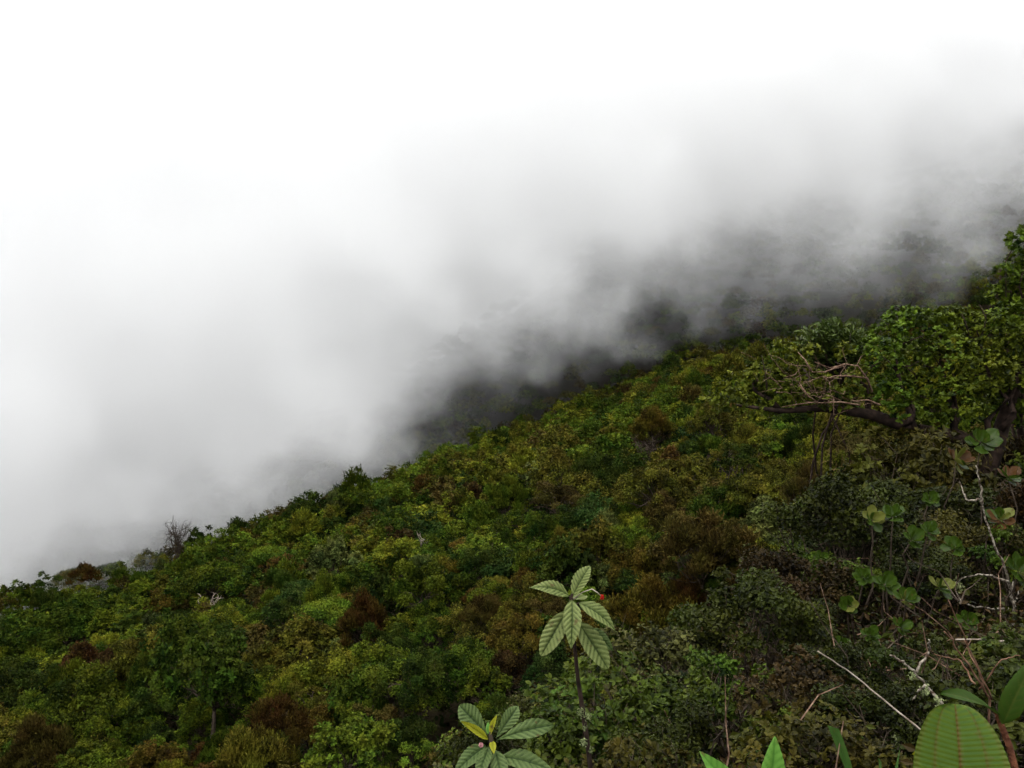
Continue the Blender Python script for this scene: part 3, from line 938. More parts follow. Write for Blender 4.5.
def rosettes(g, rng, lumps, per, leaf, k=8, flat=1.0, wide=0.56):
    """leaf rosettes over the upper skin of ellipsoids (centre, radius)"""
    for c, r in lumps:
        n = max(3, int(per * (r / 0.4) ** 2))
        d = rand_unit(rng, n); d[:, 2] = d[:, 2] * 0.9 + 0.25; d = norm(d)
        Pr = np.asarray(c) + d * r * rng.uniform(0.7, 1.12, (n, 1)) * np.array([1, 1, flat])
        ax = norm(d * 0.6 + np.array([0, 0, 0.65]) + rand_unit(rng, n) * 0.35)
        A = np.repeat(ax, k, 0); N_ = n * k
        ref = norm(np.cross(A, rand_unit(rng, N_)))
        el = rng.uniform(0.25, 1.2, (N_, 1))
        D = norm(ref * np.cos(el) + A * np.sin(el)); Nn = norm(A * np.cos(el) - ref * np.sin(el))
        L = leaf * rng.uniform(0.65, 1.2, N_)
        t = np.clip(np.repeat(rng.normal(0.45, 0.22, n), k) + rng.normal(0, 0.12, N_), 0, 1)
        leaves_oval(g, np.repeat(Pr, k, 0), Nn, D, L, L * wide, t)

M_GN1 = leaf_mat('gnarled tree leaf', (0.005, 0.012, 0.001), (0.098, 0.142, 0.009), rough=0.5, spec=0.08, var=0.0, trans=0.2)
M_GN2 = leaf_mat('gnarled tree young leaf', (0.010, 0.015, 0.001), (0.115, 0.130, 0.010), rough=0.5, spec=0.08, var=0.0, trans=0.2)
M_FAN = leaf_mat('dark narrow leaf', (0.010, 0.022, 0.003), (0.056, 0.078, 0.009), rough=0.5, spec=0.15, var=0.0)
M_MOSS = leaf_mat('hanging moss', (0.040, 0.036, 0.008), (0.115, 0.100, 0.030), rough=0.9, spec=0.05, var=0.0)
M_REDF = leaf_mat('red petals', (0.25, 0.012, 0.008), (0.42, 0.03, 0.015), rough=0.5, var=0.0)
M_PINK = leaf_mat('pink bud', (0.35, 0.14, 0.14), (0.45, 0.25, 0.24), rough=0.5, var=0.0)

def px_lumps(L, y, rng, dy=0.5):
    out = []
    for px, py, r in L:
        yy = y + rng.uniform(-dy, dy)
        out.append((at(px, py, yy), 0.9 * r * yy / F))
    return out

def gnarled_tree():
    rng = np.random.default_rng(31)
    Y = 10.0
    bx, bz = at(985, 560, Y)[0], 0
    base = np.array([bx, Y, gz(bx, Y) - 0.1])
    root = root_at('gnarled_tree', base, 'gnarled tree with a thick dark limb reaching left and glossy rosette leaves', 'tree')
    g = Geo()
    trunk = np.array([base, at(992, 520, Y), at(984, 480, Y - 0.1), at(996, 445, Y), at(1010, 400, Y + 0.1), at(1030, 350, Y + 0.2)])
    tube(g, trunk, [0.16, 0.12, 0.11, 0.10, 0.07, 0.04], 9)
    part(g, 'trunk', [M_BARK_DARK], root, True)
    g = Geo()
    limb = np.array([at(996, 446, Y), at(955, 436, Y - 0.15), at(915, 430, Y - 0.1), at(870, 414, Y - 0.3), at(825, 408, Y - 0.2), at(780, 411, Y - 0.4), at(735, 405, Y - 0.5)])
    tube(g, limb, [0.10, 0.085, 0.075, 0.065, 0.05, 0.03, 0.012], 9)
    for a, b in [((955, 436), (940, 350)), ((915, 430), (895, 350)), ((870, 414), (850, 372)), ((825, 408), (795, 372)), ((780, 411), (752, 384)),
                 ((990, 440), (980, 340)), ((955, 436), (965, 380)), ((900, 426), (918, 380)), ((1000, 430), (1020, 370))]:
        P_ = wiggle(rng, at(*a, Y - 0.2), at(*b, Y + rng.uniform(-0.4, 0.3)), 6, 0.2)
        tube(g, P_, np.linspace(0.045, 0.012, 6), 5)
        for q in range(4):
            e = P_[rng.integers(3, 6)]; tube(g, wiggle(rng, e, e + rand_unit(rng, 1)[0] * 0.3 + np.array([0, 0, 0.15]), 4, 0.2), np.linspace(0.012, 0.004, 4), 4)
    part(g, 'limb', [M_BARK_DARK], root, True)
    g = Geo()
    rosettes(g, rng, px_lumps([(888, 335, 20), (905, 322, 22), (935, 326, 24), (965, 322, 22), (990, 335, 30), (1024, 345, 34), (885, 365, 22), (915, 355, 28),
                               (950, 358, 30), (985, 372, 34), (1022, 385, 36), (890, 395, 20), (925, 390, 26), (960, 398, 28), (1000, 412, 26), (905, 412, 16), (945, 320, 18), (875, 420, 14), (930, 425, 16), (965, 425, 18), (895, 385, 18), (878, 350, 18), (1010, 320, 22),
                               (1050, 370, 50)], Y, rng), 200, 0.060, flat=0.72)
    part(g, 'crown', [M_GN1], root)
    g = Geo()
    rosettes(g, rng, px_lumps([(800, 400, 12), (830, 380, 10), (780, 350, 12), (815, 408, 10), (845, 352, 12), (722, 398, 15), (740, 386, 19), (758, 396, 18), (765, 374, 18), (788, 382, 18), (790, 362, 15), (808, 352, 12), (815, 392, 18),
                               (838, 398, 16), (858, 390, 14), (775, 402, 14), (708, 404, 12), (735, 402, 16), (752, 408, 14), (795, 396, 15), (825, 386, 13), (860, 374, 14), (772, 388, 16), (848, 408, 12), (805, 372, 12)], Y - 0.35, rng, 0.3), 190, 0.058, flat=0.8)
    part(g, 'branch_foliage', [M_GN2], root)
    g = Geo()                                                # dead grey and reddish twigs on the limb
    for k in range(44):
        a = at(rng.uniform(775, 862), rng.uniform(374, 412), Y - rng.uniform(0.2, 0.8))
        b = a + np.array([rng.normal() * 0.35 - 0.12, rng.normal() * 0.25, rng.uniform(-0.05, 0.45)])
        tube(g, wiggle(rng, a, b, 6, 0.25), np.linspace(0.005, 0.0012, 6), 4)
    part(g, 'dead_twigs', [M_BARK_TWIG], root, True)
    g = Geo()
    for pl in [[(872, 392), (868, 380), (858, 366), (845, 364), (830, 368), (815, 362)], [(845, 364), (825, 372), (812, 372)], [(866, 378), (850, 376), (835, 376), (822, 380)],
               [(812, 372), (805, 360), (798, 352)], [(800, 385), (808, 396), (818, 402), (800, 404), (782, 407)], [(860, 405), (840, 402), (822, 403), (806, 402)], [(880, 405), (868, 400), (850, 401)]]:
        yy = Y - rng.uniform(0.55, 0.85)
        P_ = np.array([at(a, b, yy + rng.normal() * 0.05) for a, b in pl])
        tube(g, P_, np.linspace(0.013, 0.004, len(P_)), 6)
    part(g, 'bare_branches', [M_BARK_TWIG], root, True)
    g = Geo()                                                # golden moss hanging under the limb
    n = 2600
    px = rng.uniform(830, 1010, n); py = 432 + np.abs(rng.normal(0, 26, n)) + 0.1 * (900 - px) * -0.2
    keep = rng.random(n) < 0.35 + 0.65 * (np.sin(px / 9.0) > 0.1)
    P = np.array([at(a, b, Y + rng.uniform(-0.3, 0.6)) for a, b in zip(px[keep], py[keep])])
    D = rand_unit(rng, len(P)) * 0.7 + np.array([0, 0, -0.7]); Nn = rand_unit(rng, len(P))
    leaves_simple(g, P, Nn, D, rng.uniform(0.05, 0.16, len(P)), 0.014, rng.random(len(P)))
    part(g, 'hanging_moss', [M_MOSS], root)
gnarled_tree()

def fan_shrub():
    rng = np.random.default_rng(41)
    Y = 10.6
    b = at(838, 470, Y); base = np.array([b[0], Y, gz(b[0], Y) - 0.05])
    root = root_at('shrub', base, 'dark fan-shaped shrub with dense narrow leaves rising above the gnarled limb', 'shrub')
    fork = at(836, 385, Y)
    g = Geo(); f = Geo()
    for k in range(5):
        tube(g, wiggle(rng, base + rng.normal(size=3) * np.array([.35, .2, 0]), fork, 8, 0.12), np.linspace(0.018, 0.012, 8), 5)
    for k in range(80):
        a = rng.uniform(-1, 1)
        tip = at(834 + a * 30 + rng.normal() * 2, 321 + 17 * a * a + abs(rng.normal()) * 9, Y + rng.uniform(-0.35, 0.35))
        P_ = wiggle(rng, fork + rng.normal(size=3) * 0.03, tip, 6, 0.10)
        tube(g, P_, np.linspace(0.010, 0.003, 6), 4)
        m = 70
        u = rng.uniform(0.42, 1.0, m)
        p = fork + (tip - fork) * u[:, None] + rng.normal(size=(m, 3)) * 0.035
        D = norm((tip - fork) / np.linalg.norm(tip - fork) * 0.8 + rand_unit(rng, m) * 0.7)
        leaves_oval(f, p, rand_unit(rng, m) + np.array([0, 0, .5]), D, rng.uniform(0.06, 0.10, m), 0.026, np.clip(rng.normal(0.4 + 0.3 * (u - .5), 0.2), 0, 1))
    part(g, 'stems', [M_BARK_DARK], root, True)
    part(f, 'foliage', [M_FAN], root)
fan_shrub()

def edge_shrub():
    rng = np.random.default_rng(43)
    Y = 10.9
    b = at(1022, 500, Y); base = np.array([b[0], Y, gz(b[0], Y) - 0.05])
    root = root_at('shrub', base, 'tall glossy shrub at the right edge standing above the gnarled tree', 'shrub')
    g = Geo(); f = Geo()
    lumps = px_lumps([(1018, 238, 13), (1030, 246, 18), (1006, 272, 13), (1022, 268, 18), (1000, 294, 14), (1018, 292, 20), (1040, 285, 26), (1012, 312, 18), (1045, 255, 24)], Y, rng, 0.3)
    for c, r in lumps:
        tube(g, wiggle(rng, base + rng.normal(size=3) * 0.05 * np.array([1, 1, 0]), c, 8, 0.07), np.linspace(0.035, 0.006, 8), 5)
    rosettes(f, rng, lumps, 200, 0.060, flat=0.8)
    part(g, 'stems', [M_BARK_DARK], root, True)
    part(f, 'foliage', [M_GN1], root)
edge_shrub()

# ------------------------------------------------------------------ bare trees standing in the canopy
def bare_tree(px, py, ytop_px, wpx, m, label, seed, n=26, thick=1.0):
    rng = np.random.default_rng(seed)
    x, y, z = hit(px, py, 4.0, y0=20)
    top = ray(px, ytop_px) * y
    base = np.array([x, y, z - 0.2])
    root = root_at('bare_tree', base, label, 'dead tree', None)
    hh = top[2] - z; wr = wpx * y / F / 2
    g = Geo()
    stem = wiggle(rng, base, np.array([x, y, z + hh * 0.75]), 7, 0.05)
    tube(g, stem, np.linspace(0.20, 0.08, 7) * thick, 7)
    part(g, 'trunk', [m], root, True)
    g = Geo()
    for k in range(n):
        s0 = stem[rng.integers(3, 7)]
        a = rng.uniform(0, 6.28); rr = wr * rng.uniform(0.4, 1)
        e = np.array([x + math.cos(a) * rr, y + math.sin(a) * rr, z + hh * rng.uniform(0.72, 1.0)])
        P_ = wiggle(rng, s0, e, 6, 0.2, 0.05)
        tube(g, P_, np.linspace(0.075, 0.03, 6) * thick, 4)
        for q in range(5):
            p = P_[rng.integers(2, 6)]; d = rand_unit(rng, 1)[0]; d[2] = abs(d[2])
            tube(g, wiggle(rng, p, p + d * wr * 0.5, 4, 0.2), np.linspace(0.035, 0.016, 4) * thick, 3)
    part(g, 'branches', [m], root, True)
bare_tree(178, 562, 522, 30, M_BARK, 'bare grey-brown twiggy tree standing up against the fog on the left', 61, 34)
bare_tree(210, 612, 596, 24, M_BARK_PALE, 'white broken snag lying in the canopy on the left', 62, 9, 1.2)
bare_tree(425, 548, 532, 18, M_BARK_PALE, 'small pale dead snag among green crowns mid-slope', 63, 6, 0.9)
bare_tree(648, 462, 440, 30, M_BARK, 'leafless grey-brown tree on the upper slope near the gnarled limb', 64, 22)

# ------------------------------------------------------------------ large-leaved plants close to the camera
def hero_mat(name, c, c2, vein, vmix=0.9, rough=0.5, spec=0.1, trans=0.25):
    m, nt, out = mat(name)
    N, L = nt.nodes, nt.links
    a1 = N.new('ShaderNodeAttribute'); a1.attribute_name = 'tint'
    a2 = N.new('ShaderNodeAttribute'); a2.attribute_name = 'vein'
    tc = N.new('ShaderNodeTexCoord')
    nz = N.new('ShaderNodeTexNoise'); nz.inputs['Scale'].default_value = 55; nz.inputs['Detail'].default_value = 4
    L.new(tc.outputs['Object'], nz.inputs['Vector'])
    ad = N.new('ShaderNodeMath'); ad.operation = 'MULTIPLY_ADD'; ad.inputs[1].default_value = 0.5; ad.use_clamp = True
    sb = N.new('ShaderNodeMath'); sb.operation = 'SUBTRACT'; sb.inputs[1].default_value = 0.25
    L.new(nz.outputs['Fac'], ad.inputs[0]); L.new(a1.outputs['Fac'], sb.inputs[0]); L.new(sb.outputs[0], ad.inputs[2])
    mx = N.new('ShaderNodeMix'); mx.data_type = 'RGBA'; mx.inputs[6].default_value = (*c, 1); mx.inputs[7].default_value = (*c2, 1)
    L.new(ad.outputs[0], mx.inputs[0])
    mv = N.new('ShaderNodeMath'); mv.operation = 'MULTIPLY'; mv.inputs[1].default_value = vmix
    L.new(a2.outputs['Fac'], mv.inputs[0])
    mx2 = N.new('ShaderNodeMix'); mx2.data_type = 'RGBA'; mx2.inputs[7].default_value = (*vein, 1)
    L.new(mx.outputs[2], mx2.inputs[6]); L.new(mv.outputs[0], mx2.inputs[0])
    bz = N.new('ShaderNodeTexNoise'); bz.inputs['Scale'].default_value = 30; bz.inputs['Detail'].default_value = 6
    L.new(tc.outputs['Object'], bz.inputs['Vector'])
    bc = N.new('ShaderNodeValToRGB'); bc.color_ramp.elements[0].position = 0.63; bc.color_ramp.elements[0].color = (0, 0, 0, 1)
    bc.color_ramp.elements[1].position = 0.70; bc.color_ramp.elements[1].color = (0.75, 0.75, 0.75, 1)
    L.new(bz.outputs['Fac'], bc.inputs[0])
    mx3 = N.new('ShaderNodeMix'); mx3.data_type = 'RGBA'; mx3.inputs[7].default_value = (0.07, 0.045, 0.015, 1)
    L.new(bc.outputs[0], mx3.inputs[0]); L.new(mx2.outputs[2], mx3.inputs[6]); mx2 = mx3
    p = N.new('ShaderNodeBsdfPrincipled'); p.inputs['Roughness'].default_value = rough; p.inputs['Specular IOR Level'].default_value = spec
    L.new(mx2.outputs[2], p.inputs['Base Color'])
    tr = N.new('ShaderNodeBsdfTranslucent'); L.new(mx2.outputs[2], tr.inputs[0])
    ms = N.new('ShaderNodeMixShader'); ms.inputs[0].default_value = trans
    L.new(p.outputs[0], ms.inputs[1]); L.new(tr.outputs[0], ms.inputs[2]); L.new(ms.outputs[0], out.inputs[0])
    return m

M_SAGE = hero_mat('quilted sage leaf', (0.048, 0.076, 0.012), (0.180, 0.205, 0.072), (0.010, 0.022, 0.003))
M_SAGE_D = hero_mat('quilted green leaf', (0.034, 0.062, 0.014), (0.095, 0.130, 0.042), (0.010, 0.024, 0.005))
M_NEW = hero_mat('yellow new leaf', (0.150, 0.170, 0.010), (0.260, 0.250, 0.016), (0.13, 0.11, 0.01), 0.5)
M_BRIGHT = hero_mat('bright leaf', (0.055, 0.150, 0.016), (0.110, 0.230, 0.040), (0.030, 0.090, 0.012), 0.7)
M_BROAD = hero_mat('broad veined leaf', (0.022, 0.052, 0.004), (0.076, 0.116, 0.014), (0.085, 0.036, 0.010), 0.8, 0.4)
M_BROAD_D = hero_mat('dark lance leaf', (0.010, 0.028, 0.003), (0.030, 0.060, 0.006), (0.05, 0.06, 0.01), 0.6)
M_STRAP = hero_mat('strap leaf', (0.020, 0.055, 0.010), (0.045, 0.095, 0.018), (0.05, 0.07, 0.01), 0.4)
M_CLUSIA = hero_mat('waxy round leaf', (0.008, 0.020, 0.001), (0.036, 0.064, 0.005), (0.04, 0.07, 0.012), 0.5, 0.35, 0.12)
M_CLUSIA_Y = hero_mat('waxy yellowed leaf', (0.045, 0.055, 0.006), (0.105, 0.110, 0.022), (0.10, 0.11, 0.02), 0.5, 0.45, 0.15)
M_CLUSIA_R = hero_mat('waxy reddish leaf', (0.030, 0.014, 0.004), (0.075, 0.032, 0.010), (0.07, 0.04, 0.012), 0.5, 0.45, 0.15)
M_REDSTEM = bark_mat('red stem', (0.06, 0.022, 0.012), (0.13, 0.05, 0.025), 60)

def hero_leaf(root, base, tip, face, width, m, arch=0.15, veins=9, quilt=0.06, shape='lance', fold=0.12, nu=44, nv=15, seed=0, name='leaf'):
    """one leaf as a curved sheet from base to tip, its upper side turned to face"""
    rng = np.random.default_rng(seed)
    base = np.asarray(base, float); tip = np.asarray(tip, float)
    ax = tip - base; Ln = np.linalg.norm(ax); D = ax / Ln
    Nn = np.asarray(face, float); Nn = norm(Nn - D * (Nn @ D)); S_ = np.cross(D, Nn)
    u = np.linspace(0, 1, nu); v = np.linspace(-1, 1, nv)
    if shape == 'lance':   w = (np.sin(math.pi * u ** 0.85) ** 0.8) * (1 - 0.25 * u)
    elif shape == 'obov':  w = np.sin(math.pi * u ** 1.5) ** 0.75
    elif shape == 'blunt': w = np.minimum(1, (4 * u * (1.002 - u)) ** 0.34) * (0.93 + 0.07 * np.sin(math.pi * u))
    else:                  w = (np.sin(math.pi * u) ** 0.6)
    w = w / w.max(); w = np.maximum(w, 0.035 * (1 - u) + 0.004) * width / 2
    U, Vv = np.meshgrid(u, v, indexing='ij')
    Wv = w[:, None]
    side = S_ * 1.0
    lat = np.abs(Vv)
    along = U * Ln
    hgt = arch * Ln * 4 * U * (1 - U) + fold * lat * Wv
    if shape == 'blunt':
        # long veins run from base to tip, joined by ladder-like cross ribs
        fr = np.abs(Vv)
        long_v = np.exp(-(Vv / 0.035) ** 2) + 0.6 * np.exp(-((fr - 0.56) / 0.03) ** 2) + 0.35 * np.exp(-((fr - 0.93) / 0.05) ** 2)
        ph = (U + 0.05 * (1 - fr)) * 30
        hgt = hgt + quilt * Wv * (np.abs(np.sin(math.pi * ph)) * 0.5 - 0.9 * np.minimum(1, long_v))
        vein = np.clip(long_v, 0, 1); t = 0.45 + 0.55 * np.sin(2 * math.pi * ph) * np.clip((0.95 - fr) * 5, 0, 0.75)
    else:
        ph = (U - 0.20 * lat * np.clip(Wv / (width / 2), 0.2, 1)) * veins
        rib = np.abs(np.sin(math.pi * ph))
        hgt = hgt + quilt * Wv * (rib ** 0.7) * (0.3 + 0.7 * np.minimum(1, lat * 4)) - 0.5 * quilt * Wv * np.exp(-(Vv / 0.1) ** 2)
        vein = np.clip((1 - rib) ** 3 * 0.9 * (lat > 0.02) + np.exp(-(Vv / 0.09) ** 2), 0, 1)
        t = 0.35 + 0.45 * rib * lat + rng.normal() * 0.06
        # scalloped rim
        Wv = Wv * (1 + 0.05 * (rib - 0.5) * (lat > 0.95))
    wav = 0.03 * Ln * np.sin(U * 5 + rng.uniform(0, 6)) * Vv * lat
    P = base + D * along[..., None] + S_ * (Vv * Wv * math.cos(fold))[..., None] + Nn * (hgt + wav)[..., None]
    V = P.reshape(-1, 3) - np.array(root.location)
    i = (np.arange(nu - 1)[:, None] * nv + np.arange(nv - 1)[None]).ravel()
    q = np.stack([i, i + 1, i + 1 + nv, i + nv], -1)
    me = new_mesh(name, V, [q], [m], None, {'tint': np.clip(t, 0, 1).ravel() * np.ones(len(V)), 'vein': vein.ravel()}, True)
    return link(name, me, root)

def stem_part(root, pts, rad, m, name='stem', sides=8):
    g = Geo(); tube(g, np.asarray(pts), rad, sides); return part(g, name, [m], root, True)

def lichen_tuft(root, c, r, n, seed):
    rng = np.random.default_rng(seed)
    g = Geo()
    d = rand_unit(rng, n)
    P = np.asarray(c) + d * r * rng.uniform(0.2, 1, (n, 1)) * np.array([0.8, 0.8, 1.1])
    leaves_simple(g, P, d + rand_unit(rng, n) * 0.8, rand_unit(rng, n), rng.uniform(0.3, 0.7, n) * r, r * 0.28, rng.random(n))
    return part(g, 'lichen', [M_LICHEN], root)

UPC = np.array([0, -0.75, 0.66])           # up and towards the viewer

def sapling():
    Y = 3.4
    bx = at(592, 800, Y)[0]
    base = np.array([bx, Y, gz(bx, Y) - 0.03])
    root = root_at('sapling', base, 'slender sapling with eight large quilted pale green leaves on a dark stem', 'sapling')
    node = at(571, 601, Y)
    stem_part(root, [base, at(592, 780, Y), at(587, 740, Y), at(583, 712, Y), at(578, 680, Y), at(575, 650, Y - .01), at(572, 622, Y), node, at(572, 594, Y)],
              [.012, .0105, .010, .010, .0085, .0075, .007, .008, .005], M_BARK_DARK)
    s = Y / F
    for k, (b, t, w, dyb, dyt, face, arch, sh) in enumerate([
        ((573, 596), (590, 566), 18, 0, 0.05, (-0.55, -0.8, 0.3), 0.06, 'oval'),
        ((569, 596), (529, 588), 17, 0, -0.02, (0.1, -0.65, 0.9), 0.16, 'lance'),
        ((572, 600), (571, 649), 20, -0.01, -0.13, (0.05, -1.0, 0.5), 0.10, 'lance'),
        ((567, 611), (541, 656), 23, 0.0, -0.06, (-0.15, -1.0, 0.45), 0.08, 'oval'),
        ((579, 603), (616, 632), 18, 0.0, -0.05, (0.35, -0.75, 0.7), 0.14, 'lance'),
        ((578, 622), (608, 669), 25, 0.0, -0.08, (0.2, -1.0, 0.4), 0.05, 'oval'),
        ((573, 600), (586, 596), 12, 0.02, 0.16, (0, -0.6, 0.9), 0.02, 'oval'),
        ((590, 628), (613, 651), 15, 0.04, 0.06, (0.1, -0.8, 0.5), 0.05, 'lance')]):
        hero_leaf(root, at(*b, Y + dyb), at(*t, Y + dyt), face, w * s * 0.92, M_SAGE if k != 7 else M_SAGE_D, arch, 9, 0.24, sh, 0.10, seed=k)
        if k in (3, 5, 4, 1):
            stem_part(root, [at(572, 606 if k != 5 else 616, Y), at(*b, Y + dyb)], [0.004, 0.003], M_BARK_DARK, 'leaf_stalk', 6)
    stem_part(root, [node, at(583, 592, Y), at(592, 589, Y - .01), at(598, 593, Y - .01), at(601, 596, Y - .01)], [.003, .002, .002, .002, .002], M_BARK_PALE, 'flower_stalk', 6)
    g = Geo(); rng = np.random.default_rng(3)
    d = rand_unit(rng, 30); leaves_simple(g, at(602, 597, Y - .01) + d * 0.004, d, rand_unit(rng, 30), 0.012, 0.008, rng.random(30))
    part(g, 'red_bud', [M_REDF], root)
    for px, py, r in [(581, 712, 6), (588, 716, 5), (585, 728, 4), (584, 742, 6), (591, 750, 4)]:
        lichen_tuft(root, at(px, py, Y - 0.01), r * s, 60, px)
sapling()

def rosette_plant():
    Y = 3.1
    c = at(491, 738, Y)
    base = np.array([c[0] + 0.02, Y, gz(c[0], Y) - 0.03])
    root = root_at('rosette_plant', base, 'leafy rosette with yellow new leaves at the centre bottom of the picture', 'plant')
    stem_part(root, [base, (base + c) / 2 + np.array([0.02, 0, 0]), c, at(490, 732, Y)], [.012, .01, .008, .004], M_BARK)
    s = Y / F
    for k, (b, t, w, dyt, face, arch, sh, m) in enumerate([
        ((488, 735), (459, 705), 25, 0.06, (-0.1, -0.8, 0.6), 0.05, 'obov', M_SAGE_D),
        ((488, 739), (461, 721), 10, -0.05, (-0.3, -0.7, 0.8), 0.05, 'lance', M_NEW),
        ((490, 736), (497, 715), 8, 0.0, (-0.9, -0.7, 0.2), 0.04, 'lance', M_NEW),
        ((488, 734), (488, 722), 6, 0.03, (0.2, -0.9, 0.3), 0.04, 'lance', M_BRIGHT),
        ((496, 738), (518, 706), 19, 0.08, (0.2, -0.8, 0.6), 0.05, 'obov', M_SAGE_D),
        ((497, 740), (554, 725), 22, -0.02, (0.15, -0.75, 0.8), 0.10, 'obov', M_SAGE_D),
        ((486, 746), (453, 776), 21, -0.08, (-0.3, -0.8, 0.7), 0.12, 'lance', M_SAGE_D),
        ((500, 757), (555, 772), 22, -0.10, (0.1, -0.7, 0.8), 0.12, 'lance', M_SAGE_D),
        ((492, 741), (494, 754), 8, -0.05, (0.1, -1, 0.3), 0.05, 'lance', M_NEW),
        ((489, 747), (476, 784), 17, -0.12, (-0.1, -0.9, 0.6), 0.10, 'lance', M_SAGE_D),
        ((495, 750), (505, 795), 20, -0.12, (0.1, -0.9, 0.6), 0.10, 'lance', M_SAGE_D)]):
        hero_leaf(root, at(*b, Y), at(*t, Y + dyt), face, w * s * 0.88, m, arch, 9, 0.22, sh, 0.16, seed=20 + k)
    g = Geo(); rng = np.random.default_rng(5)
    d = rand_unit(rng, 40); leaves_simple(g, at(481, 745, Y - .04) + d * 0.004, d, rand_unit(rng, 40), 0.010, 0.007, rng.random(40))
    part(g, 'pink_bud', [M_PINK], root)
rosette_plant()

def leaf_tip_plant():
    Y = 2.1
    c = at(752, 812, Y)
    base = np.array([c[0], Y, gz(c[0], Y) - 0.02])
    root = root_at('seedling', base, 'seedling showing only its bright green pointed leaves at the bottom edge', 'plant')
    stem_part(root, [base, c], [.006, .004], M_BARK)
    s = Y / F
    for k, (b, t, w, face) in enumerate([((765, 815), (775, 736), 30, (0.05, -1, 0.4)), ((748, 812), (699, 751), 26, (0.3, -0.9, 0.5)), ((758, 820), (812, 790), 26, (0, -0.8, 0.8))]):
        hero_leaf(root, at(*b, Y), at(*t, Y + 0.02), face, w * s, M_BRIGHT, 0.05, 9, 0.06, 'lance', 0.25, seed=40 + k)
leaf_tip_plant()

def broad_plant():
    Y = 1.2
    b0 = at(1040, 900, Y)
    base = np.array([b0[0], Y, gz(b0[0], Y) - 0.02])
    root = root_at('broad_leaf_plant', base, 'plant with a huge blunt veined leaf and reddish stem in the bottom right corner', 'plant')
    s = Y / F
    stem_part(root, [base, at(1028, 830, Y + 0.02), at(1018, 780, Y + .05), at(1009, 745, Y + .06), at(1000, 722, Y + .07), at(996, 712, Y + .07)], [.007, .006, .0055, .005, .0045, .003], M_REDSTEM, sides=10)
    hero_leaf(root, at(962, 860, Y - 0.05), at(955, 704, Y + 0.03), (-0.06, -0.9, 0.45), 97 * s, M_BROAD, 0.05, 9, 0.06, 'blunt', 0.06, 150, 41, 51)
    hero_leaf(root, at(999, 716, Y + .07), at(941, 693, Y + .05), (0.1, -0.25, 1.0), 24 * s, M_BROAD_D, 0.07, 9, 0.03, 'lance', 0.3, seed=52)
    hero_leaf(root, at(1003, 724, Y + .06), at(1036, 655, Y + .04), (-0.7, -0.8, 0.1), 25 * s, M_BROAD_D, 0.05, 9, 0.03, 'lance', 0.2, seed=53)
    hero_leaf(root, at(1024, 800, Y + .02), at(914, 752, Y + 0.02), (0.2, -0.4, 0.9), 20 * s, M_NEW, 0.05, 9, 0.03, 'lance', 0.2, seed=54)
    stem_part(root, [at(1030, 850, Y + .02), at(990, 862, Y), at(962, 860, Y - 0.05)], [.005, .004, .004], M_REDSTEM, 'leaf_stalk')
broad_plant()

def strap_plant():
    Y = 2.6
    c = at(868, 800, Y)
    base = np.array([c[0], Y, gz(c[0], Y) - 0.02])
    root = root_at('strap_leaf_plant', base, 'tuft of narrow dark strap leaves left of the broad veined leaf', 'plant')
    s = Y / F
    for k, (t, w, face) in enumerate([((833, 727), 11, (0.6, -0.8, 0.3)), ((900, 748), 9, (-0.4, -0.9, 0.2)), ((845, 770), 9, (0.3, -0.8, 0.5)), ((880, 760), 8, (-0.1, -1, 0.2))]):
        hero_leaf(root, base + np.array([0.004 * k, 0, 0.02]), at(*t, Y + 0.03 * k), face, w * s, M_STRAP, 0.08, 3, 0.02, 'lance', 0.3, seed=60 + k)
strap_plant()

# waxy rosettes on thin stems under the gnarled tree
CL = [  # pixel, distance, leaf length in px, colours, label
    (872, 520, 6.0, 19, 'YGY', 'waxy rosette with pale yellowed cupped leaves, leftmost under the limb'),
    (893, 517, 6.1, 19, 'GGG', 'waxy green rosette beside the pale yellowed one'),
    (912, 540, 6.0, 17, 'GGG', 'waxy dark green rosette lower right of the pale yellowed one'),
    (862, 577, 5.6, 16, 'GGG', 'small fresh waxy rosette left of the mottled bare stems'),
    (884, 585, 5.5, 18, 'GGG', 'waxy green rosette low beside the mottled bare stems'),
    (981, 443, 7.2, 24, 'GGG', 'large cupped waxy rosette close under the gnarled trunk'),
    (956, 462, 7.4, 20, 'RYG', 'waxy rosette with brown and reddish leaves below the gnarled limb'),
    (1000, 520, 6.4, 20, 'GRY', 'waxy rosette with a red centre by the right edge'),
    (1018, 572, 5.8, 24, 'GGY', 'big waxy round-leaved rosette cut by the right edge'),
    (940, 588, 5.8, 17, 'YGG', 'yellowish waxy rosette on the mottled bare stems'),
    (870, 635, 5.0, 15, 'GGG', 'small waxy rosette just above the pale diagonal stick'),
    (900, 628, 5.1, 17, 'GGG', 'waxy rosette right above the middle of the pale diagonal stick'),
    (820, 560, 6.5, 15, 'GGY', 'little waxy rosette farthest left among the shrubs'),
    (842, 645, 5.4, 14, 'GGG', 'little waxy rosette at the upper end of the diagonal stick'),
    (928, 532, 6.1, 17, 'GGG', 'waxy rosette left of the one with the red centre'),
    (955, 548, 6.0, 16, 'GGG', 'dark waxy rosette just left of the mottled main stem'),
    (905, 600, 5.3, 18, 'GYG', 'waxy rosette with one yellowed leaf above the lowest green pair'),
    (968, 620, 5.2, 16, 'GGG', 'waxy rosette below the mottled bare stems'),
    (848, 606, 5.6, 15, 'GGY', 'waxy rosette between the shrubs and the diagonal stick'),
    (1008, 478, 7.0, 18, 'RGG', 'reddish-leaved waxy rosette against the gnarled trunk'),
    (930, 500, 6.6, 16, 'GGG', 'waxy rosette in the shade under the middle of the limb'),
]
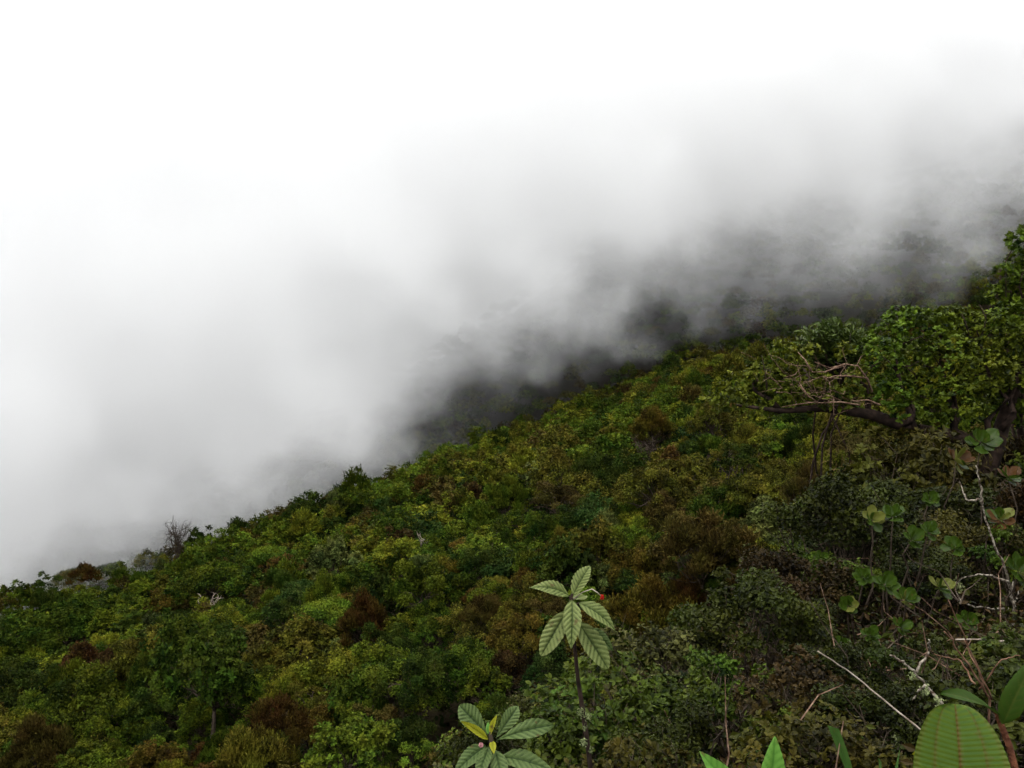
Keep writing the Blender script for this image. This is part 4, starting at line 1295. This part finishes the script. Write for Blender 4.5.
for k, (px, py, Y, lp, cc, lab) in enumerate(CL):
    rng = np.random.default_rng(700 + k)
    c = at(px, py, Y)
    base = np.array([c[0] + rng.normal() * 0.08, Y + 0.15, 0]); base[2] = gz(base[0], base[1]) - 0.03
    root = root_at('waxy_rosette', base, lab, 'plant', 'waxy rosettes under the gnarled tree')
    stem_part(root, wiggle(rng, base, c, 7, 0.09), np.linspace(0.008, 0.005, 7), M_BARK)
    s = Y / F
    ti, tj = rng.uniform(0.35, 0.95), rng.normal() * 0.35      # the head leans out of the bank, towards the light
    TI = np.array([[math.cos(tj), 0, math.sin(tj)], [0, 1, 0], [-math.sin(tj), 0, math.cos(tj)]]) @ np.array([[1, 0, 0], [0, math.cos(ti), -math.sin(ti)], [0, math.sin(ti), math.cos(ti)]])
    for q in range(11):
        a = q * 2.4 + rng.uniform(-0.3, 0.3); el = 1.15 - q * 0.11 + rng.normal() * 0.1
        d = np.array([math.cos(a) * math.cos(el), math.sin(a) * math.cos(el), math.sin(el)])
        Ln = lp * s * rng.uniform(0.55, 0.95)
        f = np.array([-math.cos(a) * math.sin(el), -math.sin(a) * math.sin(el), math.cos(el)])
        d, f = TI @ d, TI @ f
        m = {'G': M_CLUSIA, 'Y': M_CLUSIA_Y, 'R': M_CLUSIA_R}[cc[q % 3]]
        hero_leaf(root, c + d * Ln * 0.08, c + d * Ln, f, Ln * 0.68, m, -0.10, 3, 0.01, 'obov', 0.22, 14, 7, 800 + k * 10 + q)

# ------------------------------------------------------------------ bare stems, sticks
def bare_stem(name, label, cat, polys, Y, r0, r1, m, seed, group=None):
    rng = np.random.default_rng(seed)
    p0 = at(*polys[0][0], Y)
    base = np.array([p0[0], Y, gz(p0[0], Y) - 0.02])
    root = root_at(name, base, label, cat, group)
    for k, pl in enumerate(polys):
        P = np.array([at(a, b, Y + rng.normal() * 0.03 - 0.02 * k) for a, b in pl])
        if k == 0:
            if name == 'stick':
                e = P[0] + (P[0] - P[1]) * 1.3; e[2] = max(e[2], gz(e[0], e[1]) - 0.01); P = np.concatenate([[e], P])
            else: P = np.concatenate([[base], P])
        t = np.linspace(0, 1, len(P)); tt = np.linspace(0, 1, len(P) * 4)
        Q = np.stack([np.interp(tt, t, P[:, i]) for i in range(3)], 1) + rng.normal(size=(len(tt), 3)) * r0 * 0.35
        f = 1.0 if k == 0 else 0.7
        stem_part(root, Q, np.linspace(r0 * f, r1 * f, len(Q)), m, 'stem' if k == 0 else 'branch', 6)
    return root

b = bare_stem('bare_shrub', 'nearly leafless shrub with pale mottled stems by the right edge', 'shrub',
          [[(1014, 610), (1010, 590), (1005, 566), (995, 545), (985, 517), (980, 500)], [(1010, 592), (1024, 560)], [(980, 500), (966, 500), (960, 482)], [(982, 505), (981, 488), (976, 465)],
           [(1008, 609), (990, 609), (972, 606), (952, 597), (945, 595)], [(1008, 582), (995, 577), (980, 574), (962, 578), (953, 588)], [(962, 602), (955, 590)], [(1014, 605), (1020, 590)]],
          6.2, 0.013, 0.005, M_BARK_MOTTLED, 71)
lichen_tuft(b, at(958, 585, 6.1), 0.05, 60, 1)
bare_stem('stick', 'long pale straight stick slanting down to the broad veined leaf', 'stick', [[(918, 728), (880, 697), (850, 672), (818, 651)]], 2.9, 0.0036, 0.0024, M_BARK_PALE, 72)
bare_stem('stick', 'thin pale stick lying level by the right edge', 'stick', [[(1040, 639), (1000, 641), (955, 639)]], 4.6, 0.006, 0.004, M_BARK_PALE, 73)
bare_stem('bare_shrub', 'clump of thin reddish leafless stems above the dark lance leaf', 'shrub',
          [[(990, 700), (975, 675), (955, 645), (945, 632)], [(986, 695), (978, 670), (965, 640)], [(992, 700), (970, 650), (948, 600)], [(980, 690), (1000, 660), (1020, 655)], [(975, 685), (960, 660), (935, 655)]],
          3.4, 0.006, 0.0025, M_BARK_RED, 74)
b = bare_stem('bare_shrub', 'mossy crooked stem with lichen just left of the broad veined leaf', 'shrub', [[(945, 708), (930, 690), (915, 672), (903, 662)], [(925, 685), (912, 700)], [(915, 672), (930, 650), (928, 640)], [(903, 662), (890, 655)]], 3.2, 0.008, 0.004, M_BARK_MOTTLED, 75)
for px, py, r in [(938, 700, 8), (925, 690, 9), (912, 676, 6)]:
    lichen_tuft(b, at(px, py, 3.17), r * 3.2 / F * 0.8, 50, px)
rngL = np.random.default_rng(90)
for k, (px, py, Y, lab) in enumerate([(897, 738, 3.6, 'pale lichen-covered stump of a stem beside the broad veined leaf'), (1003, 664, 4.4, 'pale lichen-hung stem at the right edge above the lance leaf'),
                                      (985, 690, 4.0, 'short lichen-covered stem behind the dark lance leaf'), (705, 712, 5.4, 'thin stem with whitish lichen among the shrubs right of the sapling')]):
    b = bare_stem('lichen_stem', lab, 'stem', [[(px, py + 20), (px + 3, py), (px + 5, py - 14)]], Y, 0.008, 0.005, M_BARK_MOTTLED, 80 + k)
    for q in range(4):
        lichen_tuft(b, at(px + rngL.normal() * 6, py + rngL.normal() * 8, Y - 0.02), rngL.uniform(5, 9) * Y / F, 60, 200 + 10 * k + q)
